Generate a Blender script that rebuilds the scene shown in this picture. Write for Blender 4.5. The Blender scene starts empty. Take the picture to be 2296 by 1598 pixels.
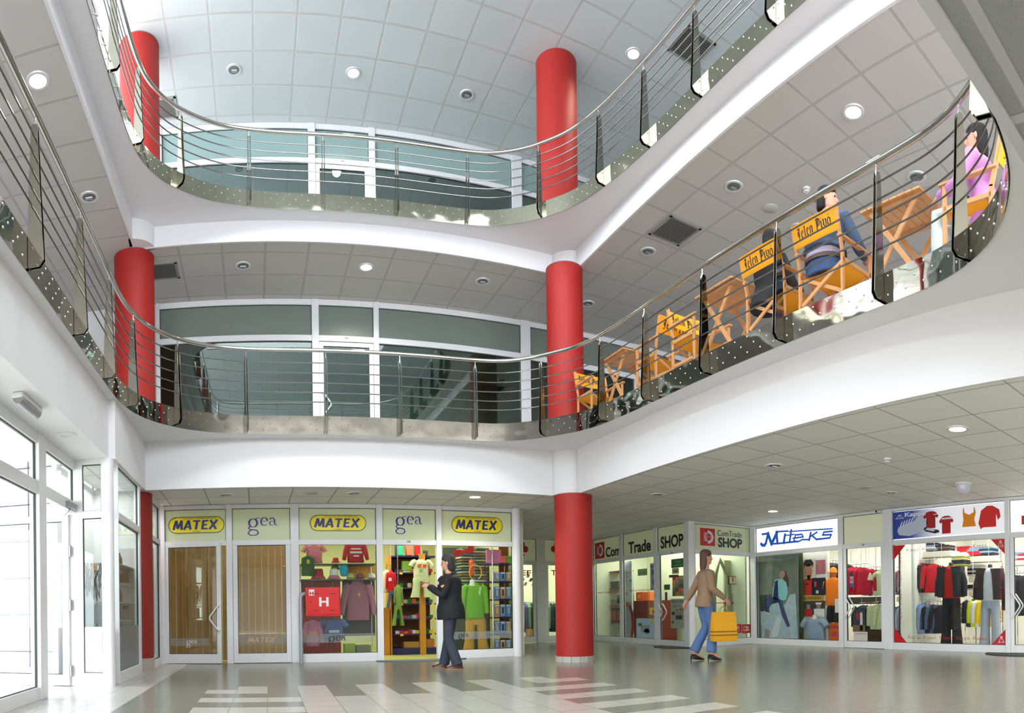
import bpy, bmesh, math, random
import numpy as np
from mathutils import Vector, Matrix
random.seed(4)
R = math.radians
sc = bpy.context.scene
COL = sc.collection

# ------------------------------------------------------------------ camera
C3_ = 10.62; VB_ = -5.05
ZC = 0.92                      # lens height
YAW = R(22.0)                  # the building's axes are u (x) and v (y); the camera looks 22 degrees off v
ROLL = 0.013
FPX = 1461.36
cam_d = bpy.data.cameras.new('camera')
cam = bpy.data.objects.new('camera', cam_d)
COL.objects.link(cam)
cam_d.type = 'PANO'
cam_d.panorama_type = 'CENTRAL_CYLINDRICAL'
cam_d.central_cylindrical_radius = 1.0
cam_d.central_cylindrical_range_u_min = -1148 / FPX
cam_d.central_cylindrical_range_u_max = 1148 / FPX
cam_d.central_cylindrical_range_v_min = -(1598 - 1367.1) / FPX
cam_d.central_cylindrical_range_v_max = 1367.1 / FPX
cam_d.clip_start = 0.02
cr, sr = math.cos(ROLL), math.sin(ROLL)
yawm = Matrix.Rotation(-YAW, 3, 'Z')
rgt = yawm @ Vector((cr, 0, -sr)); upv = yawm @ Vector((sr, 0, cr)); fwd = yawm @ Vector((0, 1, 0))
mw = Matrix.Identity(4)
for i in range(3):
    mw[i][0], mw[i][1], mw[i][2] = rgt[i], upv[i], -fwd[i]
mw.translation = (0, 0, ZC)
cam.matrix_world = mw
sc.camera = cam

# ------------------------------------------------------------------ world, exposure
sc.view_settings.view_transform = 'Standard'
sc.view_settings.look = 'None'
sc.view_settings.gamma = 1
sc.view_settings.use_curve_mapping = False
sc.view_settings.exposure = 0.2
wd = bpy.data.worlds.new('world'); sc.world = wd; wd.use_nodes = True
wn = wd.node_tree
bg = wn.nodes['Background']
bg.inputs[0].default_value = (0.86, 0.93, 1.0, 1); bg.inputs[1].default_value = 12.0
try:
    sc.cycles.max_bounces = 7; sc.cycles.diffuse_bounces = 4; sc.cycles.glossy_bounces = 4
    sc.cycles.transmission_bounces = 5; sc.cycles.transparent_max_bounces = 10
    sc.cycles.caustics_reflective = False; sc.cycles.caustics_refractive = False
    sc.cycles.sample_clamp_indirect = 4.0
    sc.cycles.use_denoising = True
except Exception:
    pass

def area_light(name, loc, size, power, rot=(0, 0, 0), color=(1, 1, 1), sy=None):
    l = bpy.data.lights.new(name, 'AREA'); l.energy = power; l.color = color
    l.shape = 'RECTANGLE'; l.size = size; l.size_y = sy or size
    o = bpy.data.objects.new(name, l); COL.objects.link(o); o.location = loc; o.rotation_euler = rot
    return o

def portal(name, loc, sx, sy, rot):
    o = area_light(name, loc, sx, 0, rot, sy=sy); o.data.cycles.is_portal = True; return o
portal('skylight_portal', (1.33, 2.95, C3_ + .3), 6.4, 3.5, (0, 0, 0))
portal('back_portal', (2.2, VB_, 5.7), 13.4, 2.6, (math.pi / 2, 0, 0))
portal('entrance_portal', (-2.5, 1.8, 1.45), 2.9, 12.6, (0, -math.pi / 2, 0))

# ------------------------------------------------------------------ pixel <-> place (2296 x 1598 frame)
def ray(x, y):
    th = (x - 1148) / FPX; t = (1367.1 - y) / FPX
    d = rgt * math.sin(th) + fwd * math.cos(th) + upv * t
    return d
def P(x, y, z):
    d = ray(x, y); return Vector((0, 0, ZC)) + d * ((z - ZC) / d.z)
def PU(x, y, u):
    d = ray(x, y); return Vector((0, 0, ZC)) + d * (u / d.x)
def PV(x, y, v):
    d = ray(x, y); return Vector((0, 0, ZC)) + d * (v / d.y)

# ------------------------------------------------------------------ materials
MATS = {}
def nodes_of(m): return m.node_tree.nodes, m.node_tree.links
def mat(name, col, rough=0.5, metal=0.0, noise=0.0, nscale=8, bump=0.0, emit=None, estr=0, alpha=1, spec=None, trans=0, coat=0, bscale=None):
    if name in MATS: return MATS[name]
    m = bpy.data.materials.new(name); m.use_nodes = True
    N, L = nodes_of(m); b = N['Principled BSDF']
    c = (*col, 1)
    b.inputs['Base Color'].default_value = c
    b.inputs['Roughness'].default_value = rough; b.inputs['Metallic'].default_value = metal
    if spec is not None: b.inputs['Specular IOR Level'].default_value = spec
    if trans: b.inputs['Transmission Weight'].default_value = trans
    if coat: b.inputs['Coat Weight'].default_value = coat
    if emit: b.inputs['Emission Color'].default_value = (*emit, 1); b.inputs['Emission Strength'].default_value = estr
    if noise or bump:
        tc = N.new('ShaderNodeTexCoord'); n = N.new('ShaderNodeTexNoise'); n.inputs['Scale'].default_value = nscale
        n.inputs['Detail'].default_value = 4
        L.new(tc.outputs['Object'], n.inputs['Vector'])
        if noise:
            mx = N.new('ShaderNodeMix'); mx.data_type = 'RGBA'
            mx.inputs[6].default_value = (*[x * (1 - noise) for x in col], 1)
            mx.inputs[7].default_value = (*[min(1, x * (1 + noise)) for x in col], 1)
            L.new(n.outputs['Fac'], mx.inputs[0]); L.new(mx.outputs[2], b.inputs['Base Color'])
        if bump:
            n2 = n
            if bscale:
                n2 = N.new('ShaderNodeTexNoise'); n2.inputs['Scale'].default_value = bscale; L.new(tc.outputs['Object'], n2.inputs['Vector'])
            bp = N.new('ShaderNodeBump'); bp.inputs['Strength'].default_value = bump; bp.inputs['Distance'].default_value = 0.01
            L.new(n2.outputs['Fac'], bp.inputs['Height']); L.new(bp.outputs['Normal'], b.inputs['Normal'])
    MATS[name] = m
    return m
def glass(name, tint=(1, 1, 1), refl=0.08, dark=0.0, rough=0.0):
    """thin pane: mostly see-through with a mirror reflection that grows at grazing angles"""
    if name in MATS: return MATS[name]
    m = bpy.data.materials.new(name); m.use_nodes = True
    N, L = nodes_of(m); N.remove(N['Principled BSDF']); out = N['Material Output']
    tr = N.new('ShaderNodeBsdfTransparent'); tr.inputs[0].default_value = (*tint, 1)
    gl = N.new('ShaderNodeBsdfGlossy'); gl.inputs['Roughness'].default_value = rough
    gl.inputs['Color'].default_value = (.95, 1, .98, 1)
    ge = N.new('ShaderNodeNewGeometry'); dt = N.new('ShaderNodeVectorMath'); dt.operation = 'DOT_PRODUCT'
    L.new(ge.outputs['Normal'], dt.inputs[0]); L.new(ge.outputs['Incoming'], dt.inputs[1])
    ab = N.new('ShaderNodeMath'); ab.operation = 'ABSOLUTE'; L.new(dt.outputs['Value'], ab.inputs[0])
    om = N.new('ShaderNodeMath'); om.operation = 'SUBTRACT'; om.inputs[0].default_value = 1; L.new(ab.outputs[0], om.inputs[1])
    pw = N.new('ShaderNodeMath'); pw.operation = 'POWER'; pw.inputs[1].default_value = 5; L.new(om.outputs[0], pw.inputs[0])
    ad = N.new('ShaderNodeMath'); ad.operation = 'MULTIPLY_ADD'; ad.inputs[1].default_value = .9 - refl / 2; ad.inputs[2].default_value = refl / 2; L.new(pw.outputs[0], ad.inputs[0])
    mx = N.new('ShaderNodeMixShader'); L.new(ad.outputs[0], mx.inputs[0])
    L.new(tr.outputs[0], mx.inputs[1]); L.new(gl.outputs[0], mx.inputs[2])
    if dark:
        df = N.new('ShaderNodeBsdfDiffuse'); df.inputs[0].default_value = (*[dark * x for x in tint], 1)
        m2 = N.new('ShaderNodeMixShader'); m2.inputs[0].default_value = .8
        L.new(tr.outputs[0], m2.inputs[1]); L.new(df.outputs[0], m2.inputs[2]); L.new(m2.outputs[0], mx.inputs[1])
    L.new(mx.outputs[0], out.inputs[0])
    MATS[name] = m
    return m
def grid_mat(name, base, line, tile, ou, ov, ang, lw, rough=0.6, fleck=0.0, bev=0.0, linerough=.5):
    """suspended ceiling: square tiles with T bars, laid out in the building's own axes"""
    m = bpy.data.materials.new(name); m.use_nodes = True
    N, L = nodes_of(m); b = N['Principled BSDF']; b.inputs['Roughness'].default_value = rough
    geo = N.new('ShaderNodeTexCoord'); mp = N.new('ShaderNodeMapping'); mp.vector_type = 'TEXTURE'
    mp.inputs['Location'].default_value = (ou, ov, 0); mp.inputs['Rotation'].default_value = (0, 0, ang)
    mp.inputs['Scale'].default_value = (tile, tile, 1)
    L.new(geo.outputs['Object'], mp.inputs['Vector'])
    sp = N.new('ShaderNodeSeparateXYZ'); L.new(mp.outputs[0], sp.inputs[0])
    ds = []
    for k in (0, 1):
        f = N.new('ShaderNodeMath'); f.operation = 'PINGPONG'; f.inputs[1].default_value = .5; L.new(sp.outputs[k], f.inputs[0]); ds.append(f)
    mn = N.new('ShaderNodeMath'); mn.operation = 'MINIMUM'; L.new(ds[0].outputs[0], mn.inputs[0]); L.new(ds[1].outputs[0], mn.inputs[1])
    lt = N.new('ShaderNodeMath'); lt.operation = 'LESS_THAN'; lt.inputs[1].default_value = lw / tile / 2; L.new(mn.outputs[0], lt.inputs[0])
    mx = N.new('ShaderNodeMix'); mx.data_type = 'RGBA'; mx.inputs[7].default_value = (*line, 1); L.new(lt.outputs[0], mx.inputs[0])
    ns = N.new('ShaderNodeTexNoise'); ns.inputs['Scale'].default_value = 1.2; ns.inputs['Detail'].default_value = 2; L.new(geo.outputs['Object'], ns.inputs['Vector'])
    wnz = N.new('ShaderNodeTexWhiteNoise'); wnz.noise_dimensions = '2D'
    fl = N.new('ShaderNodeVectorMath'); fl.operation = 'FLOOR'; L.new(mp.outputs[0], fl.inputs[0]); L.new(fl.outputs[0], wnz.inputs['Vector'])
    c1 = N.new('ShaderNodeMix'); c1.data_type = 'RGBA'; c1.inputs[6].default_value = (*[x * .96 for x in base], 1); c1.inputs[7].default_value = (*base, 1)
    L.new(wnz.outputs['Value'], c1.inputs[0])
    vf = N.new('ShaderNodeTexVoronoi'); vf.inputs['Scale'].default_value = 105; L.new(geo.outputs['Object'], vf.inputs['Vector'])
    ss = N.new('ShaderNodeMath'); ss.operation = 'LESS_THAN'; ss.inputs[1].default_value = .16; L.new(vf.outputs['Distance'], ss.inputs[0])
    sm = N.new('ShaderNodeMath'); sm.operation = 'MULTIPLY'; sm.inputs[1].default_value = fleck; L.new(ss.outputs[0], sm.inputs[0])
    c2 = N.new('ShaderNodeMix'); c2.data_type = 'RGBA'; c2.inputs[7].default_value = (*[x * .35 for x in base], 1)
    L.new(c1.outputs[2], c2.inputs[6]); L.new(sm.outputs[0], c2.inputs[0])
    L.new(c2.outputs[2], mx.inputs[6]); L.new(mx.outputs[2], b.inputs['Base Color'])
    # recessed bars: bump
    mr = N.new('ShaderNodeMapRange'); mr.inputs[1].default_value = lw / tile / 2 * .9; mr.inputs[2].default_value = lw / tile / 2 * 1.3; L.new(mn.outputs[0], mr.inputs[0])
    bp = N.new('ShaderNodeBump'); bp.inputs['Strength'].default_value = .5; bp.inputs['Distance'].default_value = .006; L.new(mr.outputs[0], bp.inputs['Height'])
    L.new(bp.outputs[0], b.inputs['Normal'])
    MATS[name] = m
    return m

white = mat('white_plaster', (.80, .79, .80), .6, noise=.02, nscale=1.5)
cream_wall = mat('cream_wall', (.74, .74, .60), .7, noise=.03, nscale=2)
pvc = mat('white_profile', (.80, .80, .82), .35)
gasket = mat('black_gasket', (.02, .03, .02), .5)
steel = mat('polished_steel', (.50, .49, .45), .12, 1.0)
steel_bar = mat('brushed_steel', (.24, .235, .22), .22, 1.0)
fin_m = mat('dark_mirror_steel', (.30, .29, .24), .08, 1.0)
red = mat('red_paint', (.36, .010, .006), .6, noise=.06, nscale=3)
black = mat('black_plastic', (.012, .012, .014), .45)
chrome = mat('chrome', (.75, .75, .75), .1, 1.0)

# ------------------------------------------------------------------ mesh helpers
class M:
    def __init__(s): s.v = []; s.f = []; s.mi = []; s.m = 0; s.uv = None
    def add(s, vs, fs):
        o = len(s.v); s.v += [tuple(v) for v in vs]; s.f += [tuple(i + o for i in f) for f in fs]; s.mi += [s.m] * len(fs); return s
    def box(s, a, b):
        x0, y0, z0 = a; x1, y1, z1 = b
        x0, x1 = sorted((x0, x1)); y0, y1 = sorted((y0, y1)); z0, z1 = sorted((z0, z1))
        return s.add([(x0, y0, z0), (x1, y0, z0), (x1, y1, z0), (x0, y1, z0), (x0, y0, z1), (x1, y0, z1), (x1, y1, z1), (x0, y1, z1)],
                     [(3, 2, 1, 0), (4, 5, 6, 7), (0, 1, 5, 4), (1, 2, 6, 5), (2, 3, 7, 6), (3, 0, 4, 7)])
    def bar(s, p, q, w, d, up=(0, 0, 1)):
        """a square-section bar from p to q, w wide, d deep"""
        p, q = Vector(p), Vector(q); t = (q - p).normalized(); up = Vector(up)
        if abs(t.dot(up)) > .98: up = Vector((0, 1, 0))
        a = t.cross(up).normalized(); b = a.cross(t).normalized()
        vs = []
        for c in (p, q):
            for i, j in ((-1, -1), (1, -1), (1, 1), (-1, 1)): vs.append(c + a * (i * w / 2) + b * (j * d / 2))
        return s.add(vs, [(3, 2, 1, 0), (4, 5, 6, 7), (0, 1, 5, 4), (1, 2, 6, 5), (2, 3, 7, 6), (3, 0, 4, 7)])
    def tube(s, pts, r, n=8, closed=False, caps=True):
        pts = [Vector(p) for p in pts]; k = len(pts); vs = []; fs = []
        rr = r if isinstance(r, (list, tuple)) else [r] * k
        prev = None
        for i, p in enumerate(pts):
            if closed: t = pts[(i + 1) % k] - pts[i - 1]
            else: t = pts[min(i + 1, k - 1)] - pts[max(i - 1, 0)]
            t = t.normalized() if t.length > 1e-9 else Vector((0, 0, 1))
            if prev is None:
                a = t.orthogonal().normalized()
                if abs(t.z) < .9: a = t.cross(Vector((0, 0, 1))).normalized()
            else:
                a = (prev - t * prev.dot(t)).normalized()
            prev = a; b = t.cross(a)
            for j in range(n):
                an = 2 * math.pi * j / n; vs.append(p + (a * math.cos(an) + b * math.sin(an)) * rr[i])
        for i in range(k if closed else k - 1):
            for j in range(n):
                a0 = i * n + j; a1 = i * n + (j + 1) % n; b0 = ((i + 1) % k) * n + j; b1 = ((i + 1) % k) * n + (j + 1) % n
                fs.append((a0, a1, b1, b0))
        if caps and not closed: fs += [tuple(range(n))[::-1], tuple(range((k - 1) * n, k * n))]
        return s.add(vs, fs)
    def rings(s, rs, caps=True):
        """loft through rings of equal point count"""
        n = len(rs[0]); vs = [v for r_ in rs for v in r_]; fs = []
        for i in range(len(rs) - 1):
            for j in range(n): fs.append((i * n + j, i * n + (j + 1) % n, (i + 1) * n + (j + 1) % n, (i + 1) * n + j))
        if caps: fs += [tuple(range(n))[::-1], tuple(range((len(rs) - 1) * n, len(rs) * n))]
        return s.add(vs, fs)
    def lathe(s, prof, c=(0, 0, 0), n=24, caps=True):
        cx, cy, cz = c
        return s.rings([[(cx + r_ * math.cos(2 * math.pi * j / n), cy + r_ * math.sin(2 * math.pi * j / n), cz + z) for j in range(n)] for r_, z in prof], caps)
    def prism(s, poly, z0, z1, axis='z'):
        """poly: 2D outline; axis z: (x,y) up; axis y: (x,z) through y; axis x: (y,z) through x"""
        n = len(poly)
        def pt(p, w): return (p[0], p[1], w) if axis == 'z' else ((p[0], w, p[1]) if axis == 'y' else (w, p[0], p[1]))
        vs = [pt(p, z0) for p in poly] + [pt(p, z1) for p in poly]
        fs = [tuple(range(n))[::-1], tuple(range(n, 2 * n))] + [(i, (i + 1) % n, n + (i + 1) % n, n + i) for i in range(n)]
        return s.add(vs, fs)
    def xform(s, mtx, start=0):
        s.v[start:] = [tuple(mtx @ Vector(v)) for v in s.v[start:]]; return s

def obj(name, m, ms, parent=None, label=None, cat=None, group=None, kind=None, smooth=False, bev=0, loc=None, rot=None, sub=0):
    me = bpy.data.meshes.new(name)
    if isinstance(m, M):
        me.from_pydata(m.v, [], m.f)
        bm = bmesh.new(); bm.from_mesh(me); bmesh.ops.recalc_face_normals(bm, faces=bm.faces); bm.to_mesh(me); bm.free()
        if isinstance(ms, (list, tuple)):
            me.polygons.foreach_set('material_index', m.mi)
    else:
        me = m
    for x in (ms if isinstance(ms, (list, tuple)) else [ms]): me.materials.append(x)
    if smooth:
        me.polygons.foreach_set('use_smooth', [True] * len(me.polygons))
        if smooth != 'full' and hasattr(me, 'set_sharp_from_angle'): me.set_sharp_from_angle(angle=R(40))
    me.update()
    o = bpy.data.objects.new(name, me); COL.objects.link(o)
    if bev:
        b = o.modifiers.new('bevel', 'BEVEL'); b.width = bev; b.segments = 2; b.limit_method = 'ANGLE'
    if sub:
        b = o.modifiers.new('sub', 'SUBSURF'); b.levels = sub; b.render_levels = sub
    if parent: o.parent = parent
    if loc is not None: o.location = loc
    if rot is not None: o.rotation_euler = rot
    tag(o, label, cat, group, kind)
    return o
def tag(o, label=None, cat=None, group=None, kind=None):
    if label: o['label'] = label
    if cat: o['category'] = cat
    if group: o['group'] = group
    if kind: o['kind'] = kind
    return o
def thing(name, label, cat, loc=(0, 0, 0), rz=0, group=None, kind=None):
    o = bpy.data.objects.new(name, None); COL.objects.link(o); o.location = loc; o.rotation_euler = (0, 0, rz)
    o.empty_display_size = .1
    tag(o, label, cat, group, kind); return o
def dup(root, loc=None, rz=None, label=None, group=None, scale=None):
    def cp(o, par):
        c = o.copy(); COL.objects.link(c)
        if par is not None: c.parent = par; c.matrix_parent_inverse = o.matrix_parent_inverse.copy()
        for ch in KIDS.get(o.name, []): cp(ch, c)
        return c
    KIDS = {}
    for x in COL.objects:
        if x.parent is not None: KIDS.setdefault(x.parent.name, []).append(x)
    r_ = cp(root, None)
    if loc is not None: r_.location = loc
    if rz is not None: r_.rotation_euler = (0, 0, rz)
    if scale is not None: r_.scale = scale
    if label: r_['label'] = label
    if group: r_['group'] = group
    return r_

# ------------------------------------------------------------------ key heights and planes of the building
C1, C2, C3 = 2.93, 6.96, 10.62        # ceilings
S2, S3 = 3.69, 7.29                   # undersides of the balcony slabs
FL2, FL3 = 3.95, 7.52                 # upper floors
FA1 = (-1.93, 1.14, 5.30, 10.34)      # straight fascia, ground floor ceiling: u0, v0, u1, v1
FA2 = (-2.00, 1.20, 5.45, 10.55)
VW1, VW2, VW3 = 12.0, 12.52, 12.87    # far shopfront planes
UW = 11.2                             # right shopfront plane
UL, UR, VB, VF = -5.5, 16.0, -5.0, 22.0

def rounded_path(pts, it=3):
    for _ in range(it):
        q = []
        for i in range(len(pts)):
            a, b = Vector(pts[i]), Vector(pts[(i + 1) % len(pts)])
            q += [a * .75 + b * .25, a * .25 + b * .75]
        pts = q
    return [Vector(p) for p in pts]
def resample(pts, n):
    L_ = [0]
    for i in range(len(pts)): L_.append(L_[-1] + (pts[(i + 1) % len(pts)] - pts[i]).length)
    out = []
    for k in range(n):
        s = L_[-1] * k / n
        i = max(j for j in range(len(pts)) if L_[j] <= s + 1e-9)
        t = (s - L_[i]) / max(1e-9, L_[i + 1] - L_[i]); out.append(pts[i].lerp(pts[(i + 1) % len(pts)], t))
    return out
EDGE2 = [(-1.82, 2.9), (-1.82, 4.35), (-1.82, 5.75), (-1.82, 7.3), (-1.82, 8.25), (-1.66, 8.95), (-1.34, 9.45), (-.88, 9.83), (-.2, 10.05), (.6, 10.08), (1.51, 10.08),
         (2.6, 10.07), (3.4, 10.04), (3.85, 9.96), (4.2, 9.74), (4.52, 9.36), (4.84, 8.82), (4.95, 8.1), (4.97, 7.2), (4.97, 6), (4.97, 4.53), (4.94, 3.4),
         (4.85, 2.7), (4.5, 2.1), (3.95, 1.72), (3.4, 1.57), (2.8, 1.55), (1.2, 1.55), (-.6, 1.56), (-1.3, 1.75), (-1.7, 2.2)]
EDGE3 = [(-1.72, 2.9), (-1.72, 4.5), (-1.72, 6.48), (-1.72, 7.64), (-1.68, 8.7), (-1.5, 9.25), (-1.2, 9.65), (-.62, 10.05), (0, 10.2), (.6, 10.25), (1.6, 10.25),
         (2.7, 10.25), (3.4, 10.2), (3.85, 10.1), (4.25, 9.85), (4.55, 9.55), (4.85, 9.1), (5.04, 8.4), (5.15, 7.4), (5.17, 6.54), (5.16, 5), (5.15, 3.8),
         (5.02, 2.9), (4.7, 2.2), (4.1, 1.75), (3.3, 1.6), (2.5, 1.6), (1.2, 1.6), (-.5, 1.6), (-1.2, 1.75), (-1.6, 2.2)]
PATH2 = resample(rounded_path(EDGE2), 400)
PATH3 = resample(rounded_path(EDGE3), 400)

# ------------------------------------------------------------------ ceilings, slabs, fascias
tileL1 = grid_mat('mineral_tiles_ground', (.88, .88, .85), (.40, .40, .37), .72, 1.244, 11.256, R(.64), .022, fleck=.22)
tileR1 = grid_mat('mineral_tiles_ground_right', (.88, .88, .85), (.42, .42, .38), .72, 5.391, 6.048, R(.64), .020, fleck=.22)
tileN1 = grid_mat('mineral_tiles_near_shaded', (.22, .22, .225), (.33, .33, .34), .72, 2.5, 1.0, R(.0), .045, fleck=.75)  # shade of the unlit near ceiling put into its tile colour
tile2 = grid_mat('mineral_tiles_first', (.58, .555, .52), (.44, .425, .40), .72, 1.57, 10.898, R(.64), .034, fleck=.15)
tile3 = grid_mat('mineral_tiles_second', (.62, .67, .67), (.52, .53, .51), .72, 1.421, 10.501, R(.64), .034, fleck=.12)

def ceiling_piece(x0, y0, x1, y1, z, m, name='ceiling'):
    q = M().box((x0, y0, z), (x1, y1, z + .03)); return obj(name, q, m, kind='structure')
def ring_ceiling(F_, z, m, mr=None, mn=None):
    u0, v0, u1, v1 = F_
    ceiling_piece(UL, v0, u0, v1, z, m); ceiling_piece(UL, v1, u1 + .0, VF, z, m)
    ceiling_piece(u1, v0, UR, VF, z, mr or m); ceiling_piece(UL, VB, UR, v0, z, mn or m)
u0, v0, u1, v1 = FA1
ceiling_piece(-2.6, v0, u0, 8.15, C1, white); ceiling_piece(-2.6, 8.15, u0, v1, C1, tileL1); ceiling_piece(-2.6, v1, u1, VF, C1, tileL1)
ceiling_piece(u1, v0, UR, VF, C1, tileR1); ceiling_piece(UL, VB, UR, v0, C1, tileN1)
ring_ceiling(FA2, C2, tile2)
ring_ceiling((-1.9, 1.2, 4.55, 4.7), C3, tile3)  # unseen skylight, shrunk so the upper plates mirror ceiling instead of sky
for nm, a, b in (('far', (-1.9, 4.7), (4.55, 4.8)), ('right', (4.55, 1.2), (4.65, 4.8)), ('left', (-2.0, 1.2), (-1.9, 4.8)), ('near', (-1.9, 1.1), (4.55, 1.2))):
    obj('wall_%s_skylight' % nm, M().box((*a, C3 - .004), (*b, C3 + .5)), white, kind='structure')

def fascia(F_, z0, z1, idx):
    """straight fascia walls round the void with chamfered corners at the columns; the two near the camera too"""
    u0, v0, u1, v1 = F_; t = .03
    e = .006; segs = {'far': ((u0, v1 - e), (u1 - .32, v1 + t)), 'right': ((u1 - e, v0), (u1 + t, v1 - .34)), 'left': ((u0 - t, v0), (u0 + e, v1 + t)), 'near': ((u0, v0 - t), (u1, v0 + e))}
    for k, (a, b) in segs.items():
        obj('wall_%s_fascia' % k, M().box((*a, z0 - .008), (*b, z1)), white, kind='structure')
    # rounded casing round column B
    q = M(); n = 12; c = Vector((u1 - .02, v1 - .02)); pts = []
    for i in range(n + 1):
        a = R(180 + 90 * i / n) ; pts.append((u1 + .06 + .38 * math.cos(a), v1 + .06 + .38 * math.sin(a)))
    pts += [(u1 + .1, v1 + .1)]
    q.prism(pts, z0, z1); obj('wall_column_casing', q, white, kind='structure', smooth=True)
def corner_casing(u, v, z0, z1):
    n = 12; pts = [(u - .06 + .38 * math.cos(R(-90 + 90 * i / n)), v + .06 + .38 * math.sin(R(-90 + 90 * i / n))) for i in range(n + 1)] + [(u - .1, v + .1)]
    obj('wall_column_casing', M().prism(pts, z0, z1), white, kind='structure', smooth=True)
corner_casing(FA2[0], FA2[3], C2, S3)
obj('wall_left_return', M().box((-1.95, 8.15, C1 - .008), (-1.84, 10.36, S2)), white, kind='structure')
obj('trim_near', M().box((UL, 1.095, C1 - .012), (5.3, 1.145, C1)), mat('edge_trim', (.42, .42, .44), .5), kind='structure')
fascia(FA1, C1, S2, 1)
fascia(FA2, C2, S3, 2)

def slab_ring(path, z0, z1, m, name):
    """balcony slab: everything outside the rounded opening"""
    q = M(); n = len(path); out = []
    u0, v0, u1, v1 = UL, VB, UR, VF
    for p in path:
        c = Vector((1.6, 5.8)); d = (p - c); k = 1e9
        for lim, comp in ((u0, 0), (u1, 0), (v0, 1), (v1, 1)):
            if abs(d[comp]) > 1e-6:
                t = (lim - c[comp]) / d[comp]
                if t > 0: k = min(k, t)
        out.append(c + d * k)
    vs = [(p.x, p.y, z0) for p in path] + [(p.x, p.y, z0) for p in out] + [(p.x, p.y, z1) for p in path] + [(p.x, p.y, z1) for p in out]
    fs = []
    for i in range(n):
        j = (i + 1) % n
        fs += [(i, j, n + j, n + i), (2 * n + j, 2 * n + i, 3 * n + i, 3 * n + j), (i, 2 * n + i, 2 * n + j, j)]
    q.add(vs, fs)
    return obj(name, q, m, kind='structure')
slab_ring(PATH2, S2, FL2, white, 'floor_upper')
slab_ring(PATH3, S3, FL3, white, 'floor_upper')

# ------------------------------------------------------------------ columns
def column(px, py, dist, z0, z1, rad, label, base=False):
    d = ray(px, py); d2 = Vector((d.x, d.y)).normalized(); c = d2 * dist
    t = thing('red_column', label, 'column', (c.x, c.y, z0))
    b0 = .10 if base else 0
    obj('shaft', M().lathe([(rad, b0), (rad, z1 - z0)], n=48), red, t, smooth=True)
    obj('collar', M().lathe([(rad + .004, z1 - z0 - .012), (rad + .004, z1 - z0 - .002)], n=48), mat('shadow_joint', (.25, .24, .23), .8), t, smooth=True)  # no ring: dark strip painted for the shadow gap under the ceiling
    if base:
        q = M(); n = 14
        for k in range(n):
            a0 = 2 * math.pi * k / n; a1 = 2 * math.pi * (k + .96) / n
            r0, r1 = rad - .02, rad + .012
            q.prism([(r0 * math.cos(a0), r0 * math.sin(a0)), (r1 * math.cos(a0), r1 * math.sin(a0)), (r1 * math.cos(a1), r1 * math.sin(a1)), (r0 * math.cos(a1), r0 * math.sin(a1))], 0, b0)
        obj('skirting', q, mat('skirting_tile', (.42, .40, .36), .35), t)
    return t
column(1287, 1290, 11.55, 0, C1, .335, 'round red column standing on the ground floor beside the clothing shop entrance', True)
column(1267, 760, 11.62, FL2, C2, .325, 'round red column on the middle balcony behind the orange folding chair')
column(1249, 320, 11.62, FL3, C3, .36, 'round red column on the top balcony, right of the glazed wall')
column(302, 700, 11.0, FL2, C2, .34, 'round red column on the middle balcony at the left end of its glazed wall')
column(314, 300, 11.1, FL3, C3, .34, 'round red column on the top balcony at the left bend of the railing')
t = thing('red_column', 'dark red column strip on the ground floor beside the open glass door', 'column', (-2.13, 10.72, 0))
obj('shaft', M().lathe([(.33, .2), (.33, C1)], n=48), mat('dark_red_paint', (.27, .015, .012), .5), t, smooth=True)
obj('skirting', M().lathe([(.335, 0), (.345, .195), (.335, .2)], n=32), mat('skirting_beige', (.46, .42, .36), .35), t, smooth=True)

# ------------------------------------------------------------------ railings
def closest(path, px, py, z):
    best = None
    for i, p in enumerate(path):
        d = Vector((p.x, p.y, z - ZC)); x = d.dot(rgt); y = d.dot(fwd)
        if y <= 0: continue
        e = abs(1148 + FPX * math.atan2(x, y) - px)
        h = 1367.1 - FPX * d.dot(upv) / math.hypot(x, y)
        e += .5 * abs(h - py)
        if best is None or e < best[0]: best = (e, i)
    return best[1]
def inward(path, i):
    n = len(path); t = (path[(i + 2) % n] - path[i - 2]).normalized(); nrm = Vector((t.y, -t.x))
    c = Vector((1.6, 5.8))
    if nrm.dot(c - path[i]) < 0: nrm = -nrm
    return nrm
def plate_mat(name, col, sc_, st):
    m = mat(name, col, .05, 1.0); N, L = nodes_of(m)
    tc = N.new('ShaderNodeTexCoord'); n = N.new('ShaderNodeTexNoise'); n.inputs['Scale'].default_value = sc_; n.inputs['Detail'].default_value = 1
    b = N.new('ShaderNodeBump'); b.inputs['Strength'].default_value = st; b.inputs['Distance'].default_value = .05
    L.new(tc.outputs['Object'], n.inputs['Vector']); L.new(n.outputs['Fac'], b.inputs['Height']); L.new(b.outputs[0], N['Principled BSDF'].inputs['Normal'])
    return m
plate_m = plate_mat('rippled_mirror_plate', (.30, .29, .25), 3.0, .16)
plate_m3 = plate_mat('rippled_plate_upper', (.36, .35, .27), 3.0, .10)

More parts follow.
